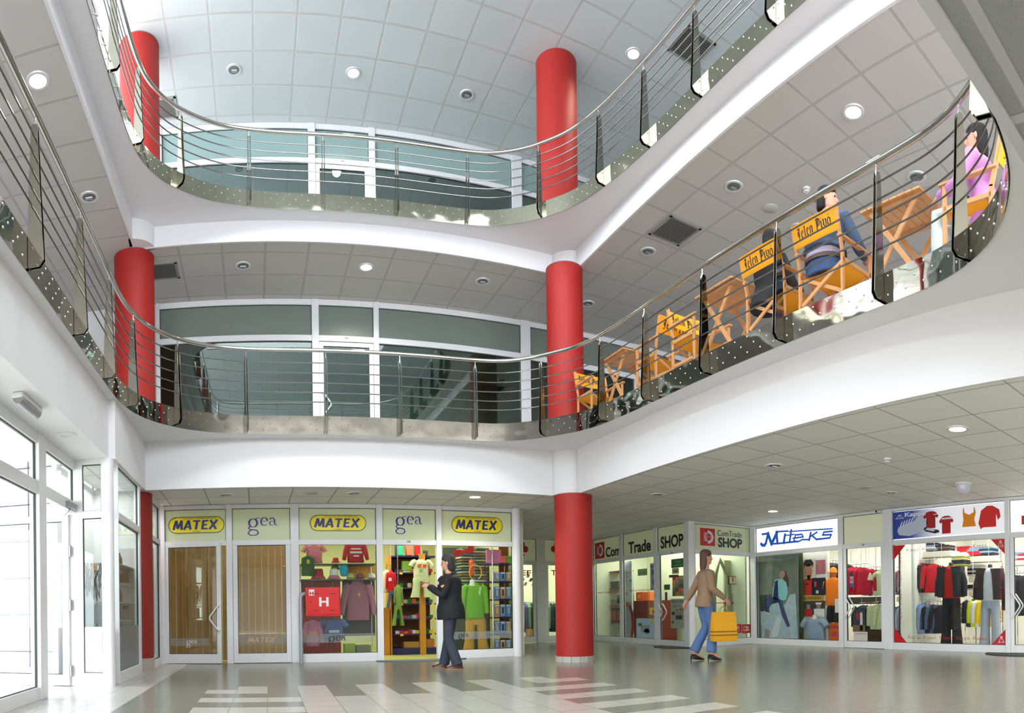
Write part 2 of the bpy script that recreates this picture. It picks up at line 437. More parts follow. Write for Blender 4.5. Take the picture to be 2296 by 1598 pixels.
def railing(path, zs, ztop, bars, kick, posts, label, pm):
    n = len(path)
    t = thing('balcony_railing', label, 'railing', (path[0].x, path[0].y, zs))
    org = Vector((path[0].x, path[0].y, zs))
    inn = [inward(path, i) for i in range(n)]
    def L3_(i, off, z): p = path[i] + inn[i] * off; return Vector((p.x, p.y, z)) - org
    idx = sorted({closest(path, x, y, zs) for x, y in posts})
    # add posts on the unseen part of the loop
    full = list(idx); step = int(n * 1.25 / sum((path[i] - path[i - 1]).length for i in range(n)))
    i = idx[-1]
    while i + step < idx[0] + n - step * .5: i += step; full.append(i % n)
    full = sorted(set(full))
    obj('handrail', M().tube([L3_(i, .085, ztop) for i in range(n)], .030, 14, closed=True), steel, t, smooth=True)
    for z in bars:
        obj('rail', M().tube([L3_(i, .075, zs + z) for i in range(n)], .0085, 8, closed=True), steel_bar, t, smooth=True)
    for a, i in enumerate(full):
        j = full[(a + 1) % len(full)]
        if j <= i: j += n
        # kick plate between two posts, with its studs
        q = M(); fs = []; vs = []
        ks = list(range(i, j + 1))
        for k in ks:
            for off, z in ((.006, 0), (.006, kick), (.012, kick), (.012, 0)): vs.append(L3_(k % n, off, zs + z - .012))
        for b in range(len(ks) - 1):
            for c in range(4): fs.append((b * 4 + c, b * 4 + (c + 1) % 4, b * 4 + 4 + (c + 1) % 4, b * 4 + 4 + c))
        fs += [(0, 1, 2, 3), tuple(len(vs) - 4 + c for c in (3, 2, 1, 0))]
        q.add(vs, fs)
        kp = obj('kick_plate', q, pm, t, smooth=True)
        q = M(); seg = max(2, int(round((j - i) * (sum((path[x] - path[x - 1]).length for x in range(3)) / 3) / .2)))
        for b in range(seg):
            for r_, zz in ((0, .23), (0, .83), (.5, .53)):
                f = i + (j - i) * (b + .3 + r_) / seg
                if f > j - 1.2: continue
                k = int(f) % n; fr = f - int(f)
                p0 = L3_(k, .012, zs + kick * zz); p1 = L3_((k + 1) % n, .012, zs + kick * zz); c_ = p0.lerp(p1, fr)
                nn = Vector((inn[k].x, inn[k].y, 0)); tt = Vector((-nn.y, nn.x, 0)); rings = []
                for rad, dep in ((.011, 0), (.009, .005), (.004, .009)):
                    rings.append([c_ + nn * dep + (tt * math.cos(x * math.pi / 4) + Vector((0, 0, 1)) * math.sin(x * math.pi / 4)) * rad for x in range(8)])
                q.rings(rings)
        if q.v: obj('studs', q, chrome, kp, smooth=True, kind='stuff')
    for i in full:
        nn = Vector((inn[i].x, inn[i].y, 0)); tt = Vector((-nn.y, nn.x, 0)); b0 = L3_(i, .0, 0)
        q = M(); H = ztop - zs - .10
        for s_ in (-1, 1):
            sh = tt * (.018 * s_)
            prof = [(.015, .02), (.11, .02), (.15, .07), (.12, H * .6), (.105, H - .02), (.095, H), (.065, H), (.05, H - .02), (.028, H * .6), (.015, .3)]
            vs = [b0 + Vector((0, 0, zs - zs + z + zs)) + nn * d_ + sh + tt * w_ for w_ in (-.004, .004) for d_, z in prof]
            k = len(prof)
            q.add(vs, [tuple(range(k))[::-1], tuple(range(k, 2 * k))] + [(x, (x + 1) % k, k + (x + 1) % k, k + x) for x in range(k)])
        po = obj('post', q, fin_m, t)
        q = M(); base = b0 + nn * .085
        q.tube([base + Vector((0, 0, zs + H - .04)), base + Vector((0, 0, ztop - .01))], .008, 8)
        q.tube([base + Vector((0, 0, zs + H - .03)), base + Vector((0, 0, zs + H + .012))], .014, 8)
        obj('post_pin', q, chrome, po, smooth=True)
    return t
POST2 = [(62, 610), (165, 757), (232, 851), (288, 909), (391, 954), (556, 973), (730, 973), (898, 978), (1061, 986), (1224, 979), (1358, 949), (1460, 903), (1590, 838), (1757, 770), (1975, 686), (2176, 588), (2224, 264)]
POST3 = [(240, 160), (296, 330), (397, 420), (553, 465), (721, 468), (887, 482), (1044, 504), (1217, 487), (1353, 419), (1452, 336), (1573, 208), (1733, 58)]
railing(PATH2, S2, 4.96, [1.08, .925, .77, .62, .475], .29, POST2, 'long curved steel railing of the middle balcony with five thin bars above mirror plates', plate_m)
railing(PATH3, S3, 8.43, [.975, .835, .695, .555, .41], .26, POST3, 'long curved steel railing of the top balcony with five thin bars above studded plates', plate_m3)

# ------------------------------------------------------------------ outer shell
for a, b in (((UL, 0), (-4.5, C3 + .4)), ((9, 0), (UR, C3 + .4)), ((-4.5, 0), (9, FL2 + .5)), ((-4.5, C2), (9, C3 + .4))):  # window opening added in the unseen back wall to let sky light in
    obj('wall_back', M().box((a[0], VB - .1, a[1]), (b[0], VB, b[1])), white, kind='structure')
for k in range(7):
    obj('trim_added_back', M().box((-4.5 + k * 2.2, VB - .08, FL2 + .5), (-4.42 + k * 2.2, VB - .02, C2)), pvc, kind='structure')  # bars of the added back window, out of view
obj('wall_right', M().box((UR, VB, 0), (UR + .1, VF, C3 + .4)), white, kind='structure')
obj('wall_left', M().box((UL - .1, VB, C1 + .1), (UL, VF, FL3 + .3)), white, kind='structure')
for k in range(4): obj('trim_added_left', M().box((-2.5, VB + .6 + k * 1.9, 0), (-2.4, VB + .7 + k * 1.9, C1)), pvc, kind='structure')  # bars of unseen glazing added behind the lens to light the hall
obj('wall_far', M().box((UL, VF, 0), (UR, VF + .1, C3 + .4)), white, kind='structure')
# ------------------------------------------------------------------ ground floor tiles
def floor_mat(name, ca, cb, rough):
    m = grid_mat(name, ca, (.16, .15, .13), .3654, .043, 6.38, R(-.684), .006, rough=rough)
    N, L = nodes_of(m); b = N['Principled BSDF']
    for n in list(N):
        if n.type == 'BUMP': n.inputs['Strength'].default_value = .15; n.inputs['Distance'].default_value = .002
    # streaked stone look
    tc = N.new('ShaderNodeTexCoord'); mp = N.new('ShaderNodeMapping'); mp.inputs['Scale'].default_value = (2.2, 14, 1)
    ns = N.new('ShaderNodeTexNoise'); ns.inputs['Scale'].default_value = 1.6; ns.inputs['Detail'].default_value = 6
    L.new(tc.outputs['Object'], mp.inputs[0]); L.new(mp.outputs[0], ns.inputs['Vector'])
    src = b.inputs['Base Color'].links[0].from_socket
    mx = N.new('ShaderNodeMix'); mx.data_type = 'RGBA'; mx.blend_type = 'MULTIPLY'; mx.inputs[0].default_value = .8
    rp = N.new('ShaderNodeMapRange'); rp.inputs[1].default_value = .3; rp.inputs[2].default_value = .7; rp.inputs[3].default_value = cb; rp.inputs[4].default_value = 1.0
    L.new(ns.outputs['Fac'], rp.inputs[0]); L.new(src, mx.inputs[6]); L.new(rp.outputs[0], mx.inputs[7]); L.new(mx.outputs[2], b.inputs['Base Color'])
    return m
f_dark = floor_mat('grey_floor_tiles', (.21, .21, .175), .82, .22)
f_light = floor_mat('cream_floor_tiles', (.46, .445, .40), .90, .24)
def floor_white(c, r):
    if c < -4: return True
    if -2 <= c < 0 and r in (3, 1, -1, -3, -5): return True
    if -1 <= c < 0 and r == 4: return True
    if 0 <= c < 1 and r in (1, -1, -3, -5): return True
    if 1 <= c < 8: return r < (5 if c % 2 else 2)
    if 8 <= c < 11 and r in (1, -1, -3, -5, -7): return True
    if c == 9 and r in (3, 4): return True
    if c == 10 and r == 3: return True
    return False
q = M(); T = .3654; ca, sa = math.cos(R(-.684)), math.sin(R(-.684))
for c in range(-15, 45):
    for r in range(-31, 43):
        pts = [(.043 + ca * x * T - sa * y * T, 6.38 + sa * x * T + ca * y * T, 0) for x, y in ((c, r), (c + 1, r), (c + 1, r + 1), (c, r + 1))]
        q.m = 1 if floor_white(c, r) else 0
        q.add(pts, [(0, 1, 2, 3)])
obj('floor', q, [f_dark, f_light], kind='structure')
paving = mat('light_paving', (.75, .66, .58), .8, noise=.1, nscale=3)
obj('floor_outside', M().box((-30, -30, -.12), (-2.6, 30, -.012)), paving, kind='structure')
obj('floor_outside', M().box((-2.6, -30, -.12), (30, VB - .02, -.012)), paving, kind='structure')

# ------------------------------------------------------------------ shop fronts
class Front:
    """a vertical plane: s runs left to right as one faces it, d comes out of it towards the viewer"""
    def __init__(s, kind, c): s.k = kind; s.c = c
    def pt(s, a, z, d=0):
        if s.k == 'V': return Vector((a, s.c - d, z))
        if s.k == 'U': return Vector((s.c - d, -a, z))
        return Vector((s.c + d, a, z))            # 'L': faces +u, seen from the right
    def sz(s, x, y, d=0):
        if s.k == 'V': p = PV(x, y, s.c - d); return p.x, p.z
        if s.k == 'U': p = PU(x, y, s.c - d); return -p.y, p.z
        p = PU(x, y, s.c + d); return p.y, p.z
    def box(s, m, a0, a1, z0, z1, d0, d1): return m.box(tuple(s.pt(a0, z0, d0)), tuple(s.pt(a1, z1, d1)))
    def mtx(s, a, z, d=0):
        """local frame: x right, y away from the viewer, z up"""
        o = s.pt(a, z, d); x = s.pt(a + 1, z, d) - o; y = s.pt(a, z, d - 1) - o
        m = Matrix.Identity(4)
        for i in range(3): m[i][0], m[i][1], m[i][2], m[i][3] = x[i], y[i], (0, 0, 1)[i], o[i]
        return m
    def rz(s): return {'V': 0, 'U': R(-90), 'L': R(90)}[s.k]
    def rect(s, x0, y0, x1, y1, d=0):
        """pixel box -> a0, a1, z0, z1 at depth d"""
        ym = (y0 + y1) / 2; xm = (x0 + x1) / 2
        return s.sz(x0, ym, d)[0], s.sz(x1, ym, d)[0], s.sz(xm, y1, d)[1], s.sz(xm, y0, d)[1]
FM = Front('V', VW1); FC = Front('V', 12.0); FK = Front('U', UW); FT = Front('U', 9.25); FB = Front('V', 16.6)
FE1 = Front('L', -2.42); FE2 = Front('V', 8.15); FE3 = Front('L', -1.91); FE4 = Front('L', -1.85)
FW2 = Front('V', VW2); FW3 = Front('V', VW3)

g_clear = glass('clear_glass', (.90, .94, .91), .045)
g_bright = glass('display_glass', (.95, .98, .97), .035)
g_teal = glass('teal_glass_upper', (.55, .66, .66), .40)
g_dk = glass('dark_glass', (.45, .54, .50), .20)
frost_teal = mat('frosted_teal_film', (.25, .36, .345), .35, spec=.6)
frost_grey = mat('frosted_grey_film', (.17, .20, .175), .4, spec=.5)
frost_green = mat('frosted_green_film', (.52, .56, .36), .45, noise=.05, nscale=1, emit=(.62, .66, .38), estr=.10)  # shop light behind the film put in as weak emission
frost_white = mat('backlit_sign_white', (.85, .85, .85), .4, emit=(1, 1, .96), estr=.75)
WN = [0]; DN = [0]
def win_name(): WN[0] += 1; return 'window_%d' % WN[0]
def door_name(): DN[0] += 1; return 'door_%d' % DN[0]

def rect_frame(F, m, a0, a1, z0, z1, w, d0, d1, wb=None):
    wb = wb or w
    F.box(m, a0, a0 + w, z0, z1, d0, d1); F.box(m, a1 - w, a1, z0, z1, d0, d1)
    F.box(m, a0 + w, a1 - w, z1 - w, z1, d0, d1); F.box(m, a0 + w, a1 - w, z0, z0 + wb, d0, d1)
def pane(F, root, a0, a1, z0, z1, m, d=.0, g=.009, th=.008, label=None, nm='pane'):
    o = obj(nm, F.box(M(), a0, a1, z0, z1, d - th, d), m, root, label)
    q = M(); rect_frame(F, q, a0, a1, z0, z1, g, d - .012, d + .012); obj('gasket', q, gasket, o)
    return o
def frame_bay(F, a0, a1, zb, z1, base=.0, low=None, up=None, ztr=None, upm=None, lowm=None, top=.03, name=None):
    """one bay between two mullions: top pane, transom, bottom pane, plinth"""
    t = thing(name or win_name(), None, None, kind='structure')
    q = M()
    F.box(q, a0, a1, z1 - top, z1, -.04, .04)
    if ztr: F.box(q, a0, a1, ztr[0], ztr[1], -.04, .045)
    if base: F.box(q, a0, a1, zb, zb + base, -.035, .035)
    obj('frame', q, pvc, t, bev=.004)
    zt = ztr[0] if ztr else z1 - top
    if up is not None: pane(F, t, a0, a1, ztr[1], z1 - top, up, nm='pane')
    if low is not None: pane(F, t, a0, a1, zb + base, zt, low)
    return t
def mullion(F, a0, a1, zb, z1, d=.06, rnd=False):
    if rnd:
        r_ = (a1 - a0) / 2; c = F.pt((a0 + a1) / 2, 0, 0)
        return obj('trim_post', M().lathe([(r_, zb), (r_, z1)], (c.x, c.y, 0), 24), pvc, kind='structure', smooth=True)
    return obj('trim_post', F.box(M(), a0, a1, zb, z1, -.05, d), pvc, kind='structure', bev=.006)
def bow_handle(parent, F, a, z0, z1, dirn, d, reach=.17, both=True):
    """white V shaped pull handle on a door stile"""
    q = M(); zm = (z0 + z1) / 2
    for sd in ((1, -1) if both else (1,)):
        dd = d * sd
        pts = [F.pt(a, z1, 0.0), F.pt(a, z1, dd), F.pt(a + dirn * .03, z1 - .015, dd)]
        pts += [F.pt(a + dirn * (reach - .02), zm + .05, dd), F.pt(a + dirn * reach, zm + .02, dd), F.pt(a + dirn * reach, zm - .02, dd), F.pt(a + dirn * (reach - .02), zm - .05, dd)]
        pts += [F.pt(a + dirn * .03, z0 + .015, dd), F.pt(a, z0, dd), F.pt(a, z0, 0)]
        q.tube(pts, .014, 10)
    return obj('handle', q, pvc, parent, smooth=True)

def facade(F, xs, y_ref, x_ref, bays, rnd_end=False):
    """xs: pixel spans of the mullions; y_ref: pixel heights (top pane top, top pane bottom, low pane top, low pane bottom) read at x_ref"""
    z = [F.sz(x_ref, y)[1] for y in y_ref]
    mm = [(F.sz(a, 1300)[0], F.sz(b, 1300)[0]) for a, b in xs]
    for i, (a, b) in enumerate(mm): mullion(F, a, b, 0, C1 - .005, rnd=(rnd_end and i == len(mm) - 1))
    out = []
    for i, b in enumerate(bays):
        a0, a1 = mm[i][1], mm[i + 1][0]
        base = z[3] if b.get('base', True) else 0
        out.append((frame_bay(F, a0, a1, 0, C1 - .005, base, b.get('low'), b.get('up'), (z[1], z[2]), top=C1 - .005 - z[0]), a0, a1))
    return out, z, mm

# clothing shop (far, left)
BM, ZM, MM = facade(FM, [(361, 371), (508, 522), (652, 671), (844, 858), (978, 990), (1148, 1168)], (1139, 1209.5, 1221, 1464), 760,
    [dict(up=frost_green, base=False), dict(up=frost_green, base=False), dict(up=frost_green, low=g_clear), dict(up=frost_green, base=False), dict(up=frost_green, low=g_clear)], True)
brown_glass = glass('brown_film_glass', (.86, .80, .70), .10)
def door_leaf(F, a0, a1, z0, z1, w, wb, gm, hinge='l', angle=0, handle=None, nm=None, mt=pvc):
    """a framed glass leaf, turned about its hinge edge; negative angle swings it towards the viewer"""
    t = thing(nm or door_name(), None, None, kind='structure')
    ah = a0 if hinge == 'l' else a1
    L_ = Front('V', 0)
    b0, b1 = a0 - ah, a1 - ah
    q = M(); rect_frame(L_, q, b0, b1, z0, z1, w, -.03, .03, wb); obj('leaf', q, mt, t, bev=.004)
    pane(L_, t, b0 + w, b1 - w, z0 + wb, z1 - w, gm)
    if handle:
        hz0, hz1, hd = handle; bow_handle(t, L_, (b1 - w / 2) if hinge == 'l' else (b0 + w / 2), hz0, hz1, -1 if hinge == 'l' else 1, .07)
    o = F.pt(ah, 0, 0); t.location = o; t.rotation_euler = (0, 0, F.rz() + angle)
    return t
zt = ZM[1]
# bay 1: leaf swung a little towards us, seen by its edge; bay 2: shut
a0, a1 = MM[0][1], MM[1][0]
dl = door_leaf(FM, a0 - .02, a1 - .09, .01, zt - .03, .085, .17, brown_glass, 'l', R(-5), (.62, 1.06, 1))
q = M()
L_ = Front('V', 0)
for zz in (.17, .95, 1.75): q.lathe([(.016, -.05), (.016, .05)], (-.0, -.045, zz), 10)
obj('hinge', q, pvc, dl, smooth=True)
door_leaf(FM, MM[1][1] + .005, MM[2][0] - .005, .01, zt - .01, .085, .17, brown_glass)
# vertical stack of brown blinds behind the two closed doors
blind = mat('brown_blind', (.50, .36, .20), .8, noise=.12, nscale=2)
q = M(); a = MM[0][1]
while a < MM[2][0] - .05:
    q.box((a, VW1 + .55, .02), (a + .12, VW1 + .58, ZM[1])); a += .128
obj('curtain', q, blind, label='brown vertical blinds hanging behind the two shut glass doors', cat='blinds')

# club-sign shop at the end of the passage
BB, ZB, MB_ = facade(FB, [(1140, 1163), (1202, 1221), (1262, 1290)], (1208, 1257, 1262, 1430), 1180,
    [dict(up=frost_green, base=False), dict(up=frost_green, base=False)])
for i in (0, 1): door_leaf(FB, MB_[i][1] + .01, MB_[i + 1][0] - .01, .01, ZB[1] - .01, .09, .16, g_clear)
obj('wall_passage', M().box((5.3, 16.55, 0), (MB_[0][0], 16.65, C1)), cream_wall, kind='structure')
obj('wall_passage', M().box((MB_[2][1], 16.55, 0), (9.25, 16.65, C1)), cream_wall, kind='structure')
obj('wall_passage', M().box((5.05, VW1 + .1, 0), (5.15, 16.6, C1)), cream_wall, kind='structure')

# electronics shop: side facing the red column and face towards us
BT, ZT, MT = facade(FT, [(1322, 1332), (1393, 1399), (1470, 1477), (1539, 1549)], (1191, 1243, 1251, 1430), 1434,
    [dict(up=frost_green, low=g_clear), dict(up=frost_green, low=g_clear), dict(up=frost_green, base=False)])
door_leaf(FT, MT[2][1] + .005, MT[3][0] - .005, .01, ZT[1] - .01, .07, .13, g_clear, 'r', 0, (.62, 1.02, 1))
BC, ZCc, MC = facade(FC, [(1546, 1557), (1682, 1694)], (1179, 1235, 1244, 1432), 1620, [dict(up=frost_green, low=g_clear)])
cpt = FC.pt(FC.sz(1550, 1300)[0], 0, 0)
obj('trim_post', M().lathe([(.10, 0), (.10, C1 - .003)], (cpt.x, cpt.y, 0), 24), pvc, kind='structure', smooth=True)
# sports shops on the right
BK, ZK, MK = facade(FK, [(1686, 1697), (1883, 1893), (1984, 2004), (2256, 2266), (2400, 2420)], (1161, 1222, 1232, 1436), 1878,
    [dict(up=frost_white, low=g_bright), dict(up=mat('frosted_cream_film', (.66, .66, .50), .45, emit=(.8, .8, .55), estr=.12), base=False), dict(up=frost_white, low=g_bright), dict(up=frost_white, base=False)])  # cream film: weak emission stands in for the shop light behind it
door_leaf(FK, MK[1][1] + .005, MK[2][0] - .005, .01, ZK[1] - .01, .075, .14, g_bright, 'r', 0, (.66, 1.12, 1))
door_leaf(FK, MK[3][1] + .005, MK[4][0] - .005, .01, ZK[1] - .01, .075, .14, g_bright, 'r', 0, (.66, 1.12, 1))
obj('wall_right_lower', M().box((UW - .05, VB, 0), (UW + .05, -MK[4][1], C1)), white, kind='structure')

# entrance glazing (left)
ze = dict(u0=FE1.sz(60, 1069)[1], u1=FE1.sz(60, 1098)[1])
sE = [FE1.sz(x, 1300)[0] for x in (79, 95, 163, 174)]
mullion(FE1, sE[0], sE[1], 0, C1); mullion(FE1, sE[2], sE[3], 0, C1)
def ebay(a0, a1, base, low):
    z0 = ze['u1']; z1 = ze['u0']
    frame_bay(FE1, a0, a1, 0, C1, base, low, g_bright, (z0, z1), top=.12)
g_ent = glass('entrance_glass', (.97, .98, 1.0), .05)
ebay(2.4, sE[0], .14, g_ent); ebay(sE[1], sE[2], 0, None)
# its door, swung open to the outside
td = thing(door_name(), None, None, kind='structure'); LF = Front('V', 0); q = M()
rect_frame(LF, q, -1.15, 0, .01, ze['u1'] - .02, .09, -.03, .03, .14); obj('leaf', q, pvc, td, bev=.004)
pane(LF, td, -1.06, -.09, .15, ze['u1'] - .11, g_ent)
q = M()
for zz in (.2, 1.05, 1.75): q.lathe([(.018, -.07), (.018, .07)], (.02, -.02, zz), 12)
obj('hinge', q, mat('grey_metal', (.35, .35, .36), .3, .9), td, smooth=True)
td.location = (-2.46, sE[2] - .02, 0)
q = M(); q.bar((-2.36, sE[2] - .42, ze['u1'] + .05), (-2.36, sE[2] - .05, ze['u1'] + .05), .06, .07); q.bar((-2.36, sE[2] - .3, ze['u1'] + .0), (-2.5, sE[2] - .1, ze['u1'] - .04), .02, .02)
tag(obj('door_closer', q, mat('grey_metal', (0, 0, 0))), 'small grey door closer on the transom above the open entrance door', 'door closer')
# return with the tall narrow window, rounded corner post, side window
def simple_win(F, x0, x1, ys, base_y, panel=None, low=g_clear, edge=(.05, .05), upm=None, xr=None):
    xr = xr or (x0 + x1) / 2
    z = [F.sz(xr, y)[1] for y in ys]
    a0, a1 = F.sz(x0, 1300)[0], F.sz(x1, 1300)[0]
    t = thing(win_name(), None, None, kind='structure'); q = M()
    F.box(q, a0 - edge[0], a0, 0, C1, -.04, .04); F.box(q, a1, a1 + edge[1], 0, C1, -.04, .04)
    F.box(q, a0, a1, z[0], C1, -.04, .04); F.box(q, a0, a1, z[2], z[1], -.04, .045); F.box(q, a0, a1, 0, z[3], -.04, .04)
    obj('frame', q, pvc, t, bev=.004)
    pane(F, t, a0, a1, z[1], z[0], upm or g_clear); pane(F, t, a0, a1, z[3], z[2], low)
    if panel:
        zp = F.sz(xr, panel[0])[1]; F2 = M(); F.box(F2, a0 + .01, a1 - .01, z[3] + .01, zp, .008, .014); obj('panel', F2, panel[1], t)
    return t, a0, a1, z
grey_panel = mat('grey_panel', (.62, .62, .66), .5)
dkgrey_panel = mat('dark_grey_panel', (.20, .21, .21), .35)
simple_win(FE2, 188, 230, (1042, 1146, 1162, 1508), 1537, (1405, grey_panel), edge=(.12, .04))
c = FE2.pt(FE2.sz(244, 1300)[0], 0, 0)
obj('trim_post', M().lathe([(.075, 0), (.075, C1 - .002)], (c.x, c.y, 0), 24), pvc, kind='structure', smooth=True)
simple_win(FE3, 261, 308, (1068, 1165, 1180, 1498), 1520, (1403, dkgrey_panel), edge=(.02, .12), xr=284)
simple_win(FE4, 337, 355, (1133, 1206, 1216, 1478), 1488, None, edge=(.06, .03), xr=346)
obj('wall_left_partition', M().box((-2.65, 10.12, 0), (-1.95, 10.2, C1)), white, kind='structure')
obj('wall_left_partition', M().box((-2.7, VW1 - .02, 0), (-1.88, VW1 + .05, C1)), white, kind='structure')

obj('wall_left_vitrine', M().box((-2.72, 8.2, 0), (-2.65, VW1, C1)), white, kind='structure')
# white tiled wall outside the entrance
q = M(); q.m = 0; q.box((-14, 11.0, -.1), (-2.72, 11.1, 4.5))
q.m = 1
for k in range(10): q.box((-2.9 - k * 1.2, 10.985, 0), (-2.885 - k * 1.2, 11.0, 4.5))
for k in range(7): q.box((-14, 10.985, .27 + k * .66), (-2.72, 11.0, .285 + k * .66))
obj('wall_outside', q, [mat('white_render', (.85, .85, .86), .8), mat('grey_joint', (.05, .06, .10), .7)], kind='structure')

# ------------------------------------------------------------------ upper glazed walls
def upper(F, xs, yr, x_ref, zf, ceil, upm, lowm, dlow):
    z = [F.sz(x_ref, y)[1] for y in yr]
    mm = [(F.sz(a, ym)[0], F.sz(b, ym)[0]) for a, b, ym in xs]
    for a, b in mm: mullion(F, a, b, zf, ceil - .005)
    for i in range(len(mm) - 1):
        a0, a1 = mm[i][1], mm[i + 1][0]
        frame_bay(F, a0, a1, zf, ceil - .005, .12, None if i == dlow else lowm, upm[i % len(upm)], (z[2], z[1]), top=ceil - .005 - z[0])
        if i == dlow: door_leaf(F, a0 + .005, a1 - .005, zf + .01, z[2] - .01, .08, .14, lowm, 'r' if ceil < 8 else 'l', 0, (zf + .75, zf + 1.2, 1) if ceil < 8 else None)
    return mm, z
upper(FW2, [(352, 360, 850), (700, 716, 850), (838, 850, 850), (1167, 1188, 850), (1420, 1440, 850), (1700, 1720, 850)], (684, 752, 765), 600, FL2, C2, [frost_grey], g_dk, 1)
upper(FW3, [(355, 364, 400), (691, 707, 400), (827, 841, 400), (1146, 1168, 400), (1330, 1350, 400), (1700, 1720, 400)], (289, 355, 366), 600, FL3, C3, [frost_teal], g_teal, 1)
# room behind them
obj('wall_upper_left', M().box((UL, VW2 - .02, FL2), (FW2.sz(352, 850)[0], VW2 + .1, C2)), white, kind='structure')
obj('wall_upper_left', M().box((UL, VW3 - .02, FL3), (FW3.sz(355, 400)[0], VW3 + .1, C3)), white, kind='structure')
rm2 = mat('dark_green_room', (.20, .27, .23), .8); rm3 = mat('teal_room', (.20, .28, .27), .8)
obj('wall_room_back', M().box((UL, 16.4, FL2), (UR, 16.5, C2)), rm2, kind='structure')
obj('wall_room_back', M().box((UL, 16.4, FL3), (UR, 16.5, C3)), rm3, kind='structure')
for (zf, zc, m_) in ((FL2, C2, rm2), (FL3, C3, rm3)):
    obj('ceiling_room', M().box((UL, 12.7 if zc < 8 else 13.05, zc - .02), (UR, 16.4, zc - .004)), m_, kind='structure')

# ------------------------------------------------------------------ ground floor shop rooms
def room(u0, v0, u1, v1, m, fm=None, open_='v0', fz=.006):
    if open_ not in ('v0', 'both'): obj('wall_shop', M().box((u0, v0 - .03, 0), (u1, v0, C1)), m, kind='structure')
    obj('wall_shop', M().box((u0, v1, 0), (u1, v1 + .05, C1)), m, kind='structure')
    if open_ not in ('u0', 'both'): obj('wall_shop', M().box((u0 - .05, v0, 0), (u0, v1, C1)), m, kind='structure')
    obj('wall_shop', M().box((u1, v0, 0), (u1 + .05, v1, C1)), m, kind='structure')
    if fm: obj('floor_shop', M().box((u0, v0, -.01), (u1, v1, fz)), fm, kind='structure')
y_floor = mat('yellow_green_floor', (.50, .50, .14), .35)
room(-1.9, VW1 + .08, 5.03, 15.6, mat('yellow_green_wall', (.66, .68, .36), .7), y_floor)
room(5.2, 16.75, 9.2, 19.5, cream_wall)
room(9.33, 12.1, 11.1, 16.5, mat('pale_green_wall', (.62, .66, .50), .7), mat('pale_shop_floor', (.4, .4, .34), .3), 'both')
room(UW + .08, 7.6, 14.2, 12.4, mat('white_shop_wall', (.82, .80, .72), .7), mat('beige_shop_floor', (.60, .54, .42), .35), 'u0')
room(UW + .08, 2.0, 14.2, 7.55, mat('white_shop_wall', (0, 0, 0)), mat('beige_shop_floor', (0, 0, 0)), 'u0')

# lights of the shops; fill lights added in the upper room and vitrines
area_light('room_fill', (2.5, 14.6, C2 - .1), 6, 70, sy=2.0, color=(.85, 1, .9))  # fill light added to lift the middle glazed wall
area_light('vitrine_fill', (-2.3, 9.1, C1 - .08), .4, 22, sy=1.6)  # fill lights added to brighten the narrow windows
area_light('vitrine_fill', (-2.3, 11.1, C1 - .08), .4, 18, sy=1.4)
area_light('shop_light', (1.9, 13.4, C1 - .1), 5.5, 130, sy=2.0, color=(1, .98, .80))
area_light('shop_light', (7.2, 18.0, C1 - .1), 3, 110, sy=2.0, color=(1, 1, .8))
area_light('shop_light', (10.2, 14.2, C1 - .1), 1.4, 90, sy=3.5, color=(1, 1, .88))
area_light('shop_light', (12.4, 9.9, C1 - .1), 1.8, 110, sy=3.8, color=(1, .98, .92))
area_light('shop_light', (12.4, 4.8, C1 - .1), 1.8, 130, sy=4.2, color=(1, .98, .94))
# ------------------------------------------------------------------ ceiling fixtures
lamp_lit = mat('lit_lamp', (1, 1, .9), .4, emit=(1, 1, .62), estr=14)
lamp_off = mat('unlit_lamp_glass', (.16, .18, .17), .15)
ring_m = mat('satin_ring', (.72, .73, .72), .35, .2)
refl_m = mat('lamp_reflector', (.5, .5, .5), .15, 1)
def lamp_proto(lit):
    t = thing('downlight', None, 'ceiling lamp')
    obj('trim_ring', M().lathe([(.095, -.002), (.098, -.014), (.128, -.014), (.135, -.004), (.135, 0)], n=32, caps=False), ring_m, t, smooth=True)
    if lit: obj('glass', M().lathe([(.001, -.010), (.09, -.010), (.095, -.003)], n=32), lamp_lit, t)
    else:
        obj('glass', M().lathe([(.001, -.006), (.09, -.006), (.095, -.003)], n=32), lamp_off, t, smooth=True)
        q = M(); q.tube([(-.05, 0, -.012), (.05, 0, -.012)], .016, 8); q.tube([(-.05, .03, -.012), (.05, .03, -.012)], .010, 8)
        obj('bulb', q, refl_m, t, smooth=True)
    return t
def spread_lamps(pts, z, lit, lab, grp):
    global _p
    for k, (x, y) in enumerate(pts):
        p = P(x, y, z); t = lamp_proto(lit); t.location = p
        t['label'] = lab[k] if isinstance(lab, list) else lab; t['group'] = grp
        if lit:
            l = bpy.data.lights.new('lamp_light', 'SPOT'); l.energy = 130; l.spot_size = R(150); l.spot_blend = .6; l.color = (1, .97, .82); l.shadow_soft_size = .09
            o = bpy.data.objects.new('lamp_light', l); COL.objects.link(o); o.location = p - Vector((0, 0, .03))
spread_lamps([(1065, 1113), (1733, 1145), (2147, 960)], C1, True, ['lit round downlight above the rightmost yellow oval sign', 'lit round downlight above the blue lettered shop sign', 'lit round downlight in the open part of the ground floor ceiling, nearest of the three'], 'lit downlights of the ground floor')
spread_lamps([(507, 1109), (795, 1105), (1475, 1108), (1736, 1043), (1997, 1104)], C1, False,
    ['unlit downlight above the leftmost yellow oval sign', 'unlit downlight above the middle yellow oval sign', 'unlit downlight above the electronics shop side window', 'unlit downlight nearest the white fascia over the ground floor, right of the column', 'unlit downlight above the shop doorway with red and striped clothes'], 'unlit downlights of the ground floor')
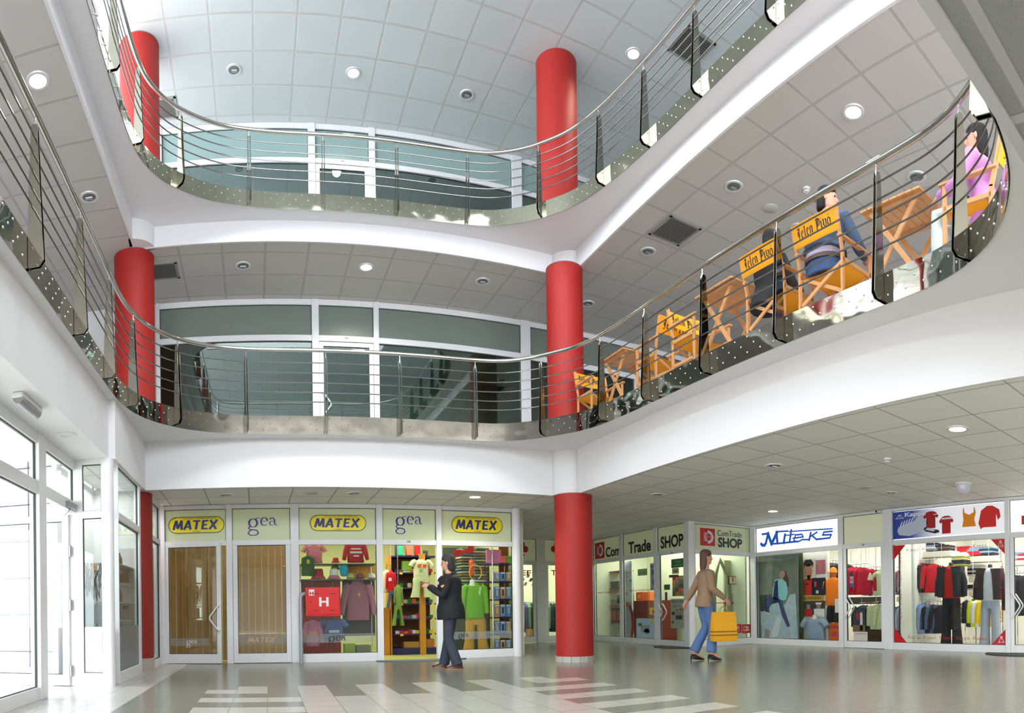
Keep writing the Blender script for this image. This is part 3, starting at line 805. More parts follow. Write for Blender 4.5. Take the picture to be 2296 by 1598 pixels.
spread_lamps([(821, 598), (1913, 250), (85, 180)], C2, True, ['lit downlight over the glazed wall of the middle balcony', 'lit downlight over the seated people on the middle balcony', 'lit downlight over the left arm of the middle balcony'], 'lit downlights of the middle floor')
spread_lamps([(545, 595), (1082, 630), (1318, 680), (1453, 563), (1645, 417), (2055, 396), (200, 441), (1790, 510)], C2, False,
    ['unlit downlight between the square vent and the lit lamp of the middle floor', 'unlit downlight of the middle floor left of the right red column', 'unlit downlight just right of the red column, half behind it', 'unlit downlight beyond the black square vent over the cafe terrace', 'unlit downlight between the black square vent and the lit lamp over the cafe terrace', 'unlit downlight above the slatted table near the pink clothed person', 'unlit downlight over the left arm of the middle balcony', 'unlit downlight half hidden behind the person in the denim jacket'], 'unlit downlights of the middle floor')
spread_lamps([(792, 163), (1420, 120)], C3, True, ['lit downlight in the top ceiling left of the red column', 'lit downlight in the top ceiling right of the red column'], 'lit downlights of the top floor')
spread_lamps([(525, 156), (1047, 212)], C3, False, ['unlit downlight in the top ceiling, the one nearer the left column', 'unlit downlight in the top ceiling beside the right red column'], 'unlit downlights of the top floor')
# lamps added out of view, near part and far right, to brighten the hall
for k, (u, v, nm_) in enumerate(((1.0, -1.2, 'first'), (4.6, -1.2, 'second'), (8.4, -1.2, 'third'), (1.0, -3.9, 'fourth'), (4.6, -3.9, 'fifth'), (8.4, 1.6, 'sixth'), (7.0, -3.4, 'seventh'))):
    t = lamp_proto(True); t.location = (u, v, C1); t['label'] = 'added unseen downlight of the near ceiling, %s counted from the left front' % nm_; t['group'] = 'added unseen downlights of the near ceiling'
    l = bpy.data.lights.new('lamp_light', 'SPOT'); l.energy = 420; l.spot_size = R(160); l.spot_blend = .5; l.color = (1, .98, .88); l.shadow_soft_size = .1
    o = bpy.data.objects.new('lamp_light', l); COL.objects.link(o); o.location = (u, v, C1 - .03)
def vent(x, y, z, lab, s=.31):
    p = P(x, y, z); t = thing('air_vent', lab, 'vent', p, R(.6), 'square ceiling vents')
    q = M()
    for a, b in (((-s, -s), (s, -s + .045)), ((-s, s - .045), (s, s)), ((-s, -s), (-s + .045, s)), ((s - .045, -s), (s, s))): q.box((*a, -.015), (*b, -.0))
    obj('frame', q, mat('vent_frame', (.36, .36, .33), .4, .3), t)
    obj('backing', M().box((-s + .04, -s + .04, -.002), (s - .04, s - .04, -.001)), mat('vent_dark', (.01, .01, .01), .8), t)
    q = M()
    for k in range(12):
        yy = -s + .07 + k * (2 * s - .14) / 11; q.add([(-s + .045, yy - .012, -.004), (s - .045, yy - .012, -.004), (s - .045, yy + .01, -.014), (-s + .045, yy + .01, -.014)], [(0, 1, 2, 3)])
    obj('louvre', q, mat('vent_slat', (.10, .10, .09), .5), t)
vent(366, 607, C2, 'black square vent beside the left red column under the middle ceiling', .27)
vent(1513, 517, C2, 'black square vent in the ceiling above the cafe terrace')
vent(366, 243, C3, 'black square vent beside the left red column in the top ceiling', .27)
vent(1550, 103, C3, 'black square vent in the top ceiling behind the right railing bend')
def disc(x, y, z, lab, r_=.12):
    p = P(x, y, z); tag(obj('cover_disc', M().lathe([(r_, 0), (r_, -.008), (r_ - .01, -.014), (.001, -.014)], n=28), mat('cover_grey', (.50, .51, .46), .5), smooth=True, loc=p), lab, 'cover plate')
disc(1727, 467, C2, 'plain round grey cover plate in the ceiling above the denim jacket person')
disc(700, 1105, C1, 'plain round cover plate in the ceiling between two shop signs', .10)
disc(1940, 1092, C1, 'plain round cover plate in the ground floor ceiling near the unlit lamp', .10)
def smoke(x, y, z, lab):
    p = P(x, y, z); t = thing('smoke_detector', lab, 'smoke detector', p, 0, 'smoke detectors')
    obj('base', M().lathe([(.055, 0), (.055, -.018), (.05, -.022)], n=24), pvc, t, smooth=True)
    obj('head', M().lathe([(.044, -.022), (.046, -.045), (.034, -.058), (.001, -.060)], n=24), pvc, t, smooth=True)
    obj('slot', M().lathe([(.0465, -.032), (.047, -.038)], n=16, caps=False), black, t)
smoke(1808, 422, C2, 'white smoke detector on the ceiling above the denim jacket person')
smoke(1990, 1027, C1, 'white smoke detector on the ground floor ceiling, right part')
p = P(2160, 1083, C1); t = thing('dome_camera', 'white dome camera under the ceiling before the right shops', 'camera', p)
obj('mount', M().lathe([(.14, 0), (.14, -.02), (.12, -.035)], n=28), pvc, t, smooth=True)
obj('dome', M().lathe([(.12, -.035), (.118, -.09), (.10, -.14), (.06, -.175), (.001, -.19)], n=28), mat('pale_dome', (.62, .62, .72), .25), t, smooth=True)
a, z = FK.sz(1972, 1146, .1); t = thing('security_camera', 'small bullet camera at the top of the right shop frame', 'camera'); t.matrix_world = FK.mtx(a, z, .1)
q = M(); q.tube([(0, -.12, -.015), (0, .08, 0)], .03, 12); obj('body', q, pvc, t, smooth=True)
q = M(); q.tube([(0, -.125, -.015), (0, -.118, -.015)], .022, 12); obj('lens', q, black, t)
q = M(); q.tube([(0, .05, 0), (.05, .08, .04)], .012, 8); obj('bracket', q, pvc, t)
# emergency light fitting under the entrance soffit
p = P(62, 905, C1 - .03); t = thing('emergency_light', 'clear plastic light fitting fixed under the entrance soffit', 'ceiling lamp', (p.x, p.y, C1), R(90))
obj('housing', M().box((-.27, -.055, -.05), (.27, .055, 0)), pvc, t, bev=.015)
obj('cover', M().lathe([(.05, -.25), (.052, 0), (.05, .25)], n=16).xform(Matrix.Translation((0, 0, -.05)) @ Matrix.Rotation(R(90), 4, 'Y')), mat('clear_plastic', (.8, .8, .85), .15, trans=.6), t, smooth=True)
p = P(148, 973, C1); tag(obj('downlight', M().lathe([(.10, 0), (.10, -.01), (.07, -.015), (.065, -.002)], n=28), pvc, smooth=True, loc=p), 'white round downlight under the entrance soffit above the open door', 'ceiling lamp')

# ------------------------------------------------------------------ lettering
def text_m(s, w=None, h=None, bold=0, shear=0, sp=1.0):
    cu = bpy.data.curves.new('t', 'FONT'); cu.body = s; cu.size = 1; cu.offset = bold; cu.shear = shear; cu.resolution_u = 4; cu.space_character = sp
    o = bpy.data.objects.new('t', cu); me = bpy.data.meshes.new_from_object(o)
    vs = [v.co.copy() for v in me.vertices]; fs = [tuple(p.vertices) for p in me.polygons]
    bpy.data.objects.remove(o); bpy.data.curves.remove(cu); bpy.data.meshes.remove(me)
    x0, x1 = min(v.x for v in vs), max(v.x for v in vs); y0, y1 = min(v.y for v in vs), max(v.y for v in vs)
    kx = w / (x1 - x0) if w else None; ky = h / (y1 - y0) if h else None
    kx = kx or ky; ky = ky or kx
    q = M(); q.add([((v.x - x0) * kx, 0, (v.y - y0) * ky) for v in vs], fs); return q
def ribbon(m, pts, w, h=None, nib=0.0, y=0):
    """a flat pen stroke in the x-z plane; w across the nib, h along it"""
    h = w if h is None else h; n = len(pts); Lp = []; Rp = []
    for i, p in enumerate(pts):
        a = pts[max(i - 1, 0)]; b = pts[min(i + 1, n - 1)]; dx, dz = b[0] - a[0], b[1] - a[1]; l = math.hypot(dx, dz) or 1
        th = math.atan2(dz, dx); ww = (h + (w - h) * abs(math.sin(th - nib))) / 2
        Lp.append((p[0] - dz / l * ww, y, p[1] + dx / l * ww)); Rp.append((p[0] + dz / l * ww, y, p[1] - dx / l * ww))
    return m.add(Lp + Rp, [(i, i + 1, n + i + 1, n + i) for i in range(n - 1)])
RB = ribbon
def arc(cx, cz, rx, rz, a0, a1, n=20): return [(cx + rx * math.cos(R(a0 + (a1 - a0) * i / n)), cz + rz * math.sin(R(a0 + (a1 - a0) * i / n))) for i in range(n + 1)]
def flat(poly, y=0): return M().add([(p[0], y, p[1]) for p in poly], [tuple(range(len(poly)))])
def put(name, m, ms, F, a, z, d=.012, parent=None, **kw):
    o = obj(name, m, ms, parent, **kw)
    if parent is None: o.matrix_world = F.mtx(a, z, d)
    return o
def pill(w, h, g=0, n=14):
    r_ = h / 2 - g; return [(w - h / 2 + r_ * math.cos(R(t)), h / 2 + r_ * math.sin(R(t))) for t in [-90 + 180 * i / n for i in range(n + 1)]] + [(h / 2 + r_ * math.cos(R(t)), h / 2 + r_ * math.sin(R(t))) for t in [90 + 180 * i / n for i in range(n + 1)]]
navy = mat('navy_vinyl', (.012, .014, .14), .4); yell = mat('yellow_vinyl', (.80, .68, .005), .4); blackv = mat('black_vinyl', (.01, .01, .012), .4)
whitev = mat('white_vinyl', (.8, .8, .82), .4); redv = mat('red_vinyl', (.55, .006, .01), .4); etched = mat('etched_band', (.30, .32, .31), .5)
def matex_m(w, h):
    q = M(); x = 0; G_ = {'M': (1.0, ([(.02, 0), (.32, 1)], [(.32, 1), (.46, .12)], [(.46, .12), (.86, 1)], [(.86, 1), (.84, 0)])), 'A': (.78, ([(0, 0), (.48, 1)], [(.48, 1), (.66, 0)], [(.2, .3), (.6, .3)])),
        'T': (.78, ([(.08, .92), (.80, .92)], [(.48, .92), (.32, 0)])), 'E': (.72, ([(.24, 1), (.10, 0)], [(.2, .92), (.72, .92)], [(.16, .5), (.6, .5)], [(.1, .08), (.64, .08)])), 'X': (.8, ([(.14, 1), (.66, 0)], [(0, 0), (.8, 1)]))}
    for ch in 'MATEX':
        for i, st in enumerate(G_[ch][1]): ribbon(q, [(x + a, b) for a, b in st], .24, .17, y=-.0004 * i)
        x += G_[ch][0] + .08
    q.v = [(a * w / x, b, c * h) for a, b, c in q.v]; return q
def matex(F, x0, y0, x1, y1, lab):
    a0, a1, z0, z1 = F.rect(x0, y0, x1, y1, .012); w, h = a1 - a0, z1 - z0
    t = thing('shop_sign', lab, 'sign', group='yellow oval shop signs'); t.matrix_world = F.mtx(a0, z0, .012)
    obj('outline', flat(pill(w, h)), blackv, t); obj('plate', flat(pill(w, h, .012), -.002), yell, t)
    q = matex_m(w * .80, h * .56); q.xform(Matrix.Translation((w * .09, -.004, h * .22))); obj('lettering', q, navy, t)
    q = text_m('PROIZVODNO TRGOVINSKO PREDUZECE', w * .58, h * .085); q.xform(Matrix.Translation((w * .27, -.004, h * .85))); obj('small_lettering', q, blackv, t)
    q = text_m('COMERC', w * .15, h * .08); q.xform(Matrix.Translation((w * .43, -.004, h * .06))); obj('small_lettering', q, blackv, t)
    q = M()
    for k in range(13):
        an = R(95 + k * 9.5); cx, cz = h * .5 + h * .42 * math.cos(an), h * .5 + h * .42 * math.sin(an); q.add([(cx - .006, -.004, cz - .006), (cx + .006, -.004, cz - .006), (cx + .006, -.004, cz + .006), (cx - .006, -.004, cz + .006)], [(0, 1, 2, 3)])
    obj('dots', q, blackv, t, kind='stuff')
matex(FM, 377, 1158, 503, 1195, 'yellow oval sign with blue letters over the swung open glass door')
matex(FM, 694, 1154, 821, 1190, 'yellow oval sign with blue letters over the window with the red hydrant box')
matex(FM, 1012, 1158, 1127, 1195, 'yellow oval sign with blue letters over the window with the green blouse')
def gea_m(grow=0.0):
    q = M(); w, h = .17 + grow, .045 + grow; n_ = [0]
    def ribbon(q, pts, w, h): n_[0] += 1; return RB(q, pts, w, h, 0.0, -.0004 * n_[0])
    ribbon(q, arc(.42, .52, .30, .34, 0, 360, 28), w, h); ribbon(q, [(.60, .82), (.72, .93), (.95, .93)], h + .05, h)
    ribbon(q, [(.2, .25), (.08, .1), (.15, -.03), (.5, -.06), (.72, -.12), (.78, -.28)], h + .07, h + .06)
    ribbon(q, arc(.42, -.30, .36, .22, 10, -250, 24), w * .7, h + .03)
    ribbon(q, [(1.02, .62), (1.45, .66)], h, h); ribbon(q, arc(1.25, .62, .24, .33, 8, 310, 24), w * .75, h)
    ribbon(q, arc(1.83, .48, .17, .16, 60, 300, 16), w * .6, h); ribbon(q, [(1.66, .80), (1.78, .93), (1.94, .90), (2.02, .75), (2.02, .42), (2.1, .31), (2.2, .36)], w * .75, h)
    return q
def gea(F, x0, y0, x1, y1, lab, m=None, parent=None, outline=True, nm='shop_sign', d=.012):
    a0, a1, z0, z1 = F.rect(x0, y0, x1, y1, d); k = (a1 - a0) / 2.16; kz = (z1 - z0) / 1.45
    S = Matrix.Diagonal((k, 1, kz, 1)) @ Matrix.Translation((0, 0, .53))
    t = put(nm, gea_m().xform(S), m or navy, F, a0, z0, d, label=lab, cat='sign', group='serif shop name signs')
    if outline: obj('outline', gea_m(.06).xform(Matrix.Translation((0, .002, 0)) @ S), whitev, t)
    return t
gea(FM, 555, 1161, 620, 1200, 'blue serif shop name on the pane over the shut glass door')
gea(FM, 886, 1158, 945, 1197, 'blue serif shop name on the pane over the open shop doorway')
# etched bands low on the panes, with their names
def band(F, x0, x1, y0, y1, lab, txt_=None, tm=None, d=.010):
    a0, a1, z0, z1 = F.rect(x0, y0, x1, y1, d)
    t = put('etched_band', F_rect(a1 - a0, z1 - z0), mat('etched_glass_band', (.33, .36, .36), .6, alpha=1), F, a0, z0, d, label=lab, cat='window film', group='etched bands on the clothing shop panes')
    return t, a1 - a0, z1 - z0
def F_rect(w, h): return M().add([(0, 0, 0), (w, 0, 0), (w, 0, h), (0, 0, h)], [(0, 1, 2, 3)])
m_ = mat('etched_glass_band', (.36, .39, .38), .6); N, L = nodes_of(m_); b_ = N['Principled BSDF']; b_.inputs['Alpha'].default_value = .42
t, w, h = band(FM, 531, 643, 1424, 1443, 'etched band with brown letters low on the shut glass door')
q = matex_m(w * .55, h * .6); q.xform(Matrix.Translation((w * .22, -.002, h * .18))); obj('lettering', q, blind, t)
t, w, h = band(FM, 680, 844, 1420, 1440, 'etched band across the window with the red hydrant box')
gea_s = gea_m(); gea_s.xform(Matrix.Diagonal((h * .9, 1, h * .9, 1))); gea_s.xform(Matrix.Translation((w * .34, -.002, -h * .05))); obj('lettering', gea_s, blackv, t)
t, w, h = band(FM, 993, 1147, 1415, 1432, 'etched band across the window with the green blouse')
gea_s = gea_m(); gea_s.xform(Matrix.Diagonal((h * .62, 1, h * .62, 1))); gea_s.xform(Matrix.Translation((w * .22, -.002, h * .12))); obj('lettering', gea_s, blackv, t)
# on the swung leaf
t = obj('etched_band', F_rect(.72, .14), MATS['etched_glass_band'], None, 'etched band low on the glass leaf that stands ajar', 'window film', 'etched bands on the clothing shop panes')
t.matrix_world = dl.matrix_basis @ Matrix.Translation((.11, -.012, .33)); gea_s = gea_m(); gea_s.xform(Matrix.Diagonal((.09, 1, .09, 1))); gea_s.xform(Matrix.Translation((.30, -.002, .02))); obj('lettering', gea_s, whitev, t)

# club and electronics signs
def club(F, x, y, w, lab):
    a, z = F.sz(x, y, .012); q = M()
    for cx, cz in ((0, .30), (-.24, -.02), (.24, -.02)): q.add([(w * (cx + .22 * math.cos(R(t * 18))), 0, w * (cz + .22 * math.sin(R(t * 18)))) for t in range(20)], [tuple(range(20))])
    q.add([(w * p, 0, w * r_) for p, r_ in ((-.08, .2), (.08, .2), (.05, -.2), (.22, -.46), (-.22, -.46), (-.05, -.2))], [tuple(range(6))])
    put('club_sign', q, redv, F, a, z, .012, label=lab, cat='sign', group='red club signs')
club(FB, 1170, 1230, .42, 'red card club symbol on the pale pane behind the end of the clothing shop')
club(FB, 1249, 1230, .42, 'red card club symbol half hidden behind the red column')
def pixel_text(F, s, x0, y0, x1, y1, m, lab, bold=.0, shear=0, d=.012, cat='sign', group=None, parent=None, nm='lettering'):
    a0, a1, z0, z1 = F.rect(x0, y0, x1, y1, d)
    return put(nm, text_m(s, a1 - a0, z1 - z0, bold, shear), m, F, a0, z0, d, label=lab, cat=cat, group=group)
pixel_text(FB, 'LEF', 1156, 1278, 1191, 1290, redv, 'red serif letters on the glass door under the club symbol', .02)
pixel_text(FB, 'TREF', 1236, 1278, 1276, 1290, redv, 'red letters on the second glass door, mostly behind the column', .02)
def comtrade_logo(F, x0, y0, x1, y1, parent=None, lab=None):
    a0, a1, z0, z1 = F.rect(x0, y0, x1, y1, .012); w, h = a1 - a0, z1 - z0
    t = put('logo_sign', F_rect(w, h), redv, F, a0, z0, .012, label=lab, cat='sign'); q = M()
    ribbon(q, [(w * x, h * z) for x, z in arc(.52, .5, .30, .30, 95, -95, 16)], w * .14, y=-.003)
    ribbon(q, [(w * x, h * z) for x, z in arc(.50, .5, .22, .22, 250, 110, 10)], w * .05, y=-.003)
    ribbon(q, [(w * .6, h * .5), (w * .95, h * .5)], .010, y=-.003)
    for k in range(6): ribbon(q, [(w * .48, h * (.28 + .088 * k)), (w * (.24 - .02 * (k % 2)), h * (.26 + .096 * k))], h * .03, y=-.003)
    obj('emblem', q, whitev, t); return t
comtrade_logo(FT, 1334, 1216, 1355, 1252, lab='red square logo on the first pane of the electronics shop side')
pixel_text(FT, 'Com', 1358, 1224, 1391, 1247, blackv, 'black letters Com on the electronics shop side', .03)
pixel_text(FT, 'Trade', 1409, 1211, 1459, 1238, blackv, 'black letters Trade on the electronics shop side', .03)
pixel_text(FT, 'SHOP', 1481, 1199, 1532, 1227, blackv, 'black letters SHOP over the electronics shop door', .03)
comtrade_logo(FC, 1570, 1184, 1603, 1223, lab='red square logo on the front pane of the electronics shop')
pixel_text(FC, 'ComTrade', 1609, 1190, 1663, 1203, blackv, 'small black letters ComTrade on the electronics shop front', .0)
pixel_text(FC, 'SHOP', 1610, 1206, 1664, 1228, blackv, 'large black letters SHOP on the electronics shop front', .035)
# blue script over the sports shop, traced stroke by stroke on its pane
bluev = mat('blue_vinyl', (.012, .09, .52), .4, emit=(.02, .12, .6), estr=.25)  # backlight of the pane put into the letters as a weak glow
q = M(); a00, z00 = FK.sz(1706, 1224, .014)
def K(x, y): a, z = FK.sz(1690 + x / 4.7, 1140 + y / 4.7, .014); return a - a00, z - z00
for pts, w in (([(78, 372), (92, 386), (115, 384), (128, 362), (152, 262)], .075), ([(90, 270), (158, 261)], .05), ([(150, 262), (188, 372), (246, 250)], .085), ([(240, 250), (250, 362)], .075),
               ([(238, 243), (362, 236)], .04), ([(330, 275), (316, 360)], .07), ([(396, 228), (378, 352)], .06), ([(340, 282), (428, 270)], .03), ([(375, 242), (600, 226), (828, 211)], .03),
               ([(180, 372), (250, 368), (460, 346)], .045), ([(415, 312), (522, 298), (508, 270), (440, 278), (424, 340), (470, 348), (512, 326), (590, 326)], .038), ([(602, 256), (586, 330)], .055),
               ([(592, 298), (668, 248)], .04), ([(618, 285), (662, 324), (705, 318)], .045), ([(828, 238), (740, 248), (728, 278), (818, 274), (804, 308), (690, 322)], .040)):
    kp_ = [K(*p) for p in pts]
    for s0, s1 in zip(kp_, kp_[1:]):
        _k = globals().get('_k', 0) + 1; l_ = math.hypot(s1[0] - s0[0], s1[1] - s0[1]); ex = (s1[0] - s0[0]) / l_ * w * .45, (s1[1] - s0[1]) / l_ * w * .45
        ribbon(q, [(s0[0] - ex[0], s0[1] - ex[1]), (s1[0] + ex[0], s1[1] + ex[1])], w, y=-.0002 * _k)
put('shop_sign', q, bluev, FK, a00, z00, .014, label='blue script shop name on the bright backlit pane', cat='sign')
# small door number plates
for F, x, y in ((FM, 917, 1214), (FK, 1935, 1221), (FT, 1506, 1239), (FW2, 777, 758), (FW3, 768, 361)):
    a, z = F.sz(x, y, .05); put('number_plate', F_rect(.07, .035), mat('plate_grey', (.3, .3, .28), .4), F, a - .035, z - .017, .048, label='tiny grey number plate over a shop door', cat='number plate', group='door number plates')

# ------------------------------------------------------------------ hydrant box, its pipe, doormats
a0, a1, z0, z1 = FM.rect(686, 1317, 761, 1381, .20); w, h = a1 - a0, z1 - z0
t = thing('hydrant_box', 'red steel hydrant box with a white H in front of the shop window', 'hydrant box'); t.matrix_world = FM.mtx(a0, z0, .28)
rb = mat('red_box', (.66, .005, .008), .35)
obj('cabinet', M().box((0, 0, 0), (w, .2, h)), rb, t, bev=.006)
obj('door', M().box((.03, -.012, .03), (w - .03, .0, h - .03)), rb, t, bev=.004)
for x, z in ((w * .28, h * .2), (w * .78, h * .2), (w * .28, h * .78), (w * .78, h * .78)):
    obj('vent_slot', M().box((x - .05, -.014, z - .006), (x + .05, -.0125, z + .006)), black, t)
q = M(); q.box((w * .38, -.015, h * .34), (w * .45, -.013, h * .66)); q.box((w * .59, -.015, h * .34), (w * .66, -.013, h * .66)); q.box((w * .45, -.015, h * .47), (w * .59, -.013, h * .53)); obj('letter', q, whitev, t)
q = M(); q.box((w * .08, -.014, h * .72), (w * .24, -.0125, h * .93)); lb = obj('label_plate', q, whitev, t)
q = M(); q.box((w * .10, -.016, h * .74), (w * .135, -.0145, h * .86)); q.box((w * .185, -.016, h * .74), (w * .22, -.0145, h * .86)); q.box((w * .135, -.016, h * .785), (w * .185, -.0145, h * .815)); obj('letter', q, redv, lb)
obj('lock', M().lathe([(.013, 0), (.013, .006)], n=12).xform(Matrix.Translation((w * .13, -.012, h * .5)) @ Matrix.Rotation(R(90), 4, 'X')), black, t)
a, _ = FM.sz(675, 1400, .12); zt_ = FM.sz(680, 1331, .12)[1]
q = M(); c = FM.pt(a, 0, .12); e = FM.pt(a0 + .01, 0, .12)
q.tube([(c.x, c.y, 0), (c.x, c.y, zt_ - .07), (c.x + .02, c.y, zt_ - .02), (c.x + .06, c.y, zt_), (e.x - .022, e.y, zt_)], .036, 14)
q.tube([(c.x, c.y, zt_ - .42), (c.x, c.y, zt_ - .36)], .041, 14)
tag(obj('water_pipe', q, mat('grey_pipe', (.36, .38, .40), .4, .3), smooth=True), 'grey water pipe rising from the floor into the red hydrant box', 'pipe')
def mat_disc(F, xa, xb, y, v0, depth, m, lab, half=True):
    q = M(); n = 24; pts = [(xa + (xb - xa) * (.5 - .5 * math.cos(R(180 * i / n))), -depth * math.sin(R(180 * i / n))) for i in range(n + 1)]
    q.prism(pts, 0.002, .012)
    return q, m, lab
matm = mat('slate_blue_mat', (.10, .14, .17), .9, noise=.1, nscale=60); matg = mat('dark_mat', (.03, .035, .03), .9, noise=.15, nscale=60)
p0 = P(848, 1484, 0); p1 = P(1060, 1479, 0)
q = M(); n = 28; q.prism([(p0.x + (p1.x - p0.x) * (.5 - .5 * math.cos(math.pi * i / n)), VW1 - .07 - .42 * math.sin(math.pi * i / n)) for i in range(n + 1)], .002, .014)
tag(obj('doormat', q, matm), 'slate blue half round doormat at the open clothing shop doorway', 'doormat')
p0 = P(1450, 1451, 0)
q = M(); q.prism([(9.14 - .55 * math.sin(math.pi * i / n), 12.25 + .75 * math.cos(math.pi * i / n)) for i in range(n + 1)], .002, .014)
tag(obj('doormat', q, matg), 'dark half round doormat at the electronics shop door', 'doormat')
q = M(); q.prism([(11.08 - .62 * math.sin(math.pi * i / n), 4.65 + .8 * math.cos(math.pi * i / n)) for i in range(n + 1)], .002, .014)
tag(obj('doormat', q, matg), 'dark half round doormat at the rightmost sports shop door', 'doormat')
# ------------------------------------------------------------------ goods in the shops
def S(r, g, b): return tuple(((x / 255 + .055) / 1.055) ** 2.4 if x > 10 else x / 255 / 12.92 for x in (r, g, b))
def cloth(r, g, b): return mat('cloth_%02x%02x%02x' % (r, g, b), S(r, g, b), .85, noise=.12, nscale=14, bump=.5, bscale=9)
def plain(r, g, b, rough=.5, **k): return mat('plain_%02x%02x%02x' % (r, g, b), S(r, g, b), rough, **k)
RG = random.Random(7)
def oval(cx, cy, cz, rx, ry, n=16, wob=0): return [(cx + rx * math.cos(2 * math.pi * j / n) * (1 + wob * math.sin(5 * j + cz * 30)), cy + ry * math.sin(2 * math.pi * j / n) * (1 + wob * math.sin(3 * j + cz * 20)), cz) for j in range(n)]
def shirt_m(w, h, sl='long', d=.13, spread=.10, hood=False, flare=1.0, neck=.17):
    """w is the body width, h the length from the neck; front faces -y, top at z=0"""
    q = M(); H = h
    q.rings([oval(0, 0, z * H, w / 2 * a, d / 2 * b, 16, .03) for z, a, b in ((-1, .96 * flare, .8), (-.97, 1.02 * flare, .95), (-.75, 1.0, 1), (-.45, .97, 1.05), (-.22, .98, 1.05), (-.12, .93, .95), (-.07, .72, .8), (-.035, .45, .6), (0, neck * 2, .45))])
    if sl:
        L_ = {'long': .86, 'short': .38}[sl]
        for s_ in (-1, 1):
            p = [(s_ * w * .36, 0, -.11 * H), (s_ * w * .50, 0, -.16 * H), (s_ * (w * .56 + spread * .35), -.01, -.16 * H - (L_ - .16) * H * .4), (s_ * (w * .56 + spread), -.02, -L_ * H)]
            if sl == 'short': p = p[:3] + [(s_ * (w * .62 + spread * .5), -.01, -L_ * H)]
            q.tube(p, [.075 * w / .45, .085 * w / .45, .068 * w / .45, .05 * w / .45 if sl == 'long' else .07 * w / .45], 10)
    if hood: q.rings([oval(0, .02, z * H, w * a, d * b, 14) for z, a, b in ((-.10, .30, .55), (-.02, .30, .6), (.05, .22, .5), (.09, .12, .3))])
    return q
def pants_m(w, h, d=.13, gap=.05, flare=1.15):
    q = M(); q.rings([oval(0, 0, z, w / 2 * a, d / 2) for z, a in ((-.22 * h, 1.05), (-.1 * h, 1.02), (0, .92))])
    for s_ in (-1, 1): q.rings([oval(s_ * (w * .25 + gap * t), 0, -h * (.16 + .84 * t), w * .255 * (1 - .18 * math.sin(t * 3.1)) * (1 + (flare - 1) * t), d * .5) for t in (0, .25, .5, .75, 1)])
    return q
def jit(q, amp, seed=0):
    r_ = random.Random(seed); q.v = [(x + r_.uniform(-amp, amp), y + r_.uniform(-amp, amp), z + r_.uniform(-amp, amp)) for x, y, z in q.v]; return q
def hanger(par, w, z=0.0, m=None):
    q = M(); q.tube([(-w * .38, 0, z - .07), (0, 0, z + .01), (w * .38, 0, z - .07)], .008, 6); q.tube([(0, 0, z + .01), (0, 0, z + .06), (.025, 0, z + .085), (.0, 0, z + .11), (-.02, 0, z + .095)], .004, 6)
    return obj('hanger', q, m or black, par, smooth=True)
def garment(F, kind, x0, y0, x1, y1, d, col, lab, name='sweater', cat='clothing', group=None, rz=0, hang=True, prints=None, **k):
    a0, a1, z0, z1 = F.rect(x0, y0, x1, y1, -d); w, h = a1 - a0, z1 - z0
    t = thing(name, lab, cat, group=group); t.matrix_world = F.mtx((a0 + a1) / 2, z1, -d) @ Matrix.Rotation(rz, 4, 'Z')
    cm = cloth(*col)
    if kind == 'pants': obj('cloth', pants_m(w * .9, h, .15, **k), cm, t, smooth=True)
    else:
        sp = k.pop('spread', w * .10); bw = k.pop('bw', .66 if kind == 'long' else (.74 if kind == 'short' else .95)) * w
        obj('cloth', jit(shirt_m(bw, h, {'long': 'long', 'short': 'short'}.get(kind), spread=sp, **k), .004, int(x0)), cm, t, smooth=True)
        if hang: hanger(t, bw)
    if F is FM: obj('hanging_cord', M().tube([(0, 0, .05), (0, 0, C1 - z1 - .004)], .0015, 5), whitev, t)
    for i, (c, pts) in enumerate(prints or []):
        obj('print', flat([(p[0] * w, p[1] * h) for p in pts], -.075), plain(*c), t)
    return t
def box_item(F, x0, y0, x1, y1, d, dep, col, lab, name, cat, group=None, bev=.004, stripes=None, mt=None):
    a0, a1, z0, z1 = F.rect(x0, y0, x1, y1, -d)
    if name in ('counter', 'plinth'): z0 = .008
    o = obj(name, M().box((0, 0, 0), (a1 - a0, dep, z1 - z0)), mt or plain(*col), label=lab, cat=cat, group=group, bev=bev); o.matrix_world = F.mtx(a0, z0, -d)
    for i, (c, (u0, w0, u1, w1)) in enumerate(stripes or []):
        obj('printed_panel', M().add([((a1 - a0) * u, -.0015, (z1 - z0) * w) for u, w in ((u0, w0), (u1, w0), (u1, w1), (u0, w1))], [(0, 1, 2, 3)]), plain(*c), o)
    return o
def hat(F, kind, x0, y0, x1, y1, d, col, lab, brim=None, group='hats in the window with the hydrant box'):
    a0, a1, z0, z1 = F.rect(x0, y0, x1, y1, -d); w, h = a1 - a0, z1 - z0
    t = thing('sun_hat' if kind == 'bucket' else 'cap', lab, 'hat', group=group); t.matrix_world = F.mtx((a0 + a1) / 2, z0, -d)
    if kind == 'bucket':
        obj('crown', M().lathe([(w * .34, h * .3), (w * .30, h * .92), (w * .24, h), (.001, h)], n=24), cloth(*col), t, smooth=True)
        obj('brim', M().lathe([(w * .5, 0), (w * .49, .006), (w * .34, h * .34), (w * .33, h * .3)], n=24), cloth(*(brim or col)), t, smooth=True)
    else:
        obj('crown', M().lathe([(w * .46, 0), (w * .45, h * .45), (w * .33, h * .8), (w * .12, h), (.001, h)], n=20), cloth(*col), t, smooth=True)
        q = M(); q.rings([[(w * .44 * math.cos(R(a)), -w * (.25 + e) - w * .2 * math.sin(R(a)), zz) for a in range(0, 181, 20)] for e, zz in ((0, .012), (.28, -.0), (.28, .006), (0, .02))], caps=False); obj('peak', q, cloth(*(brim or col)), t)
    return t
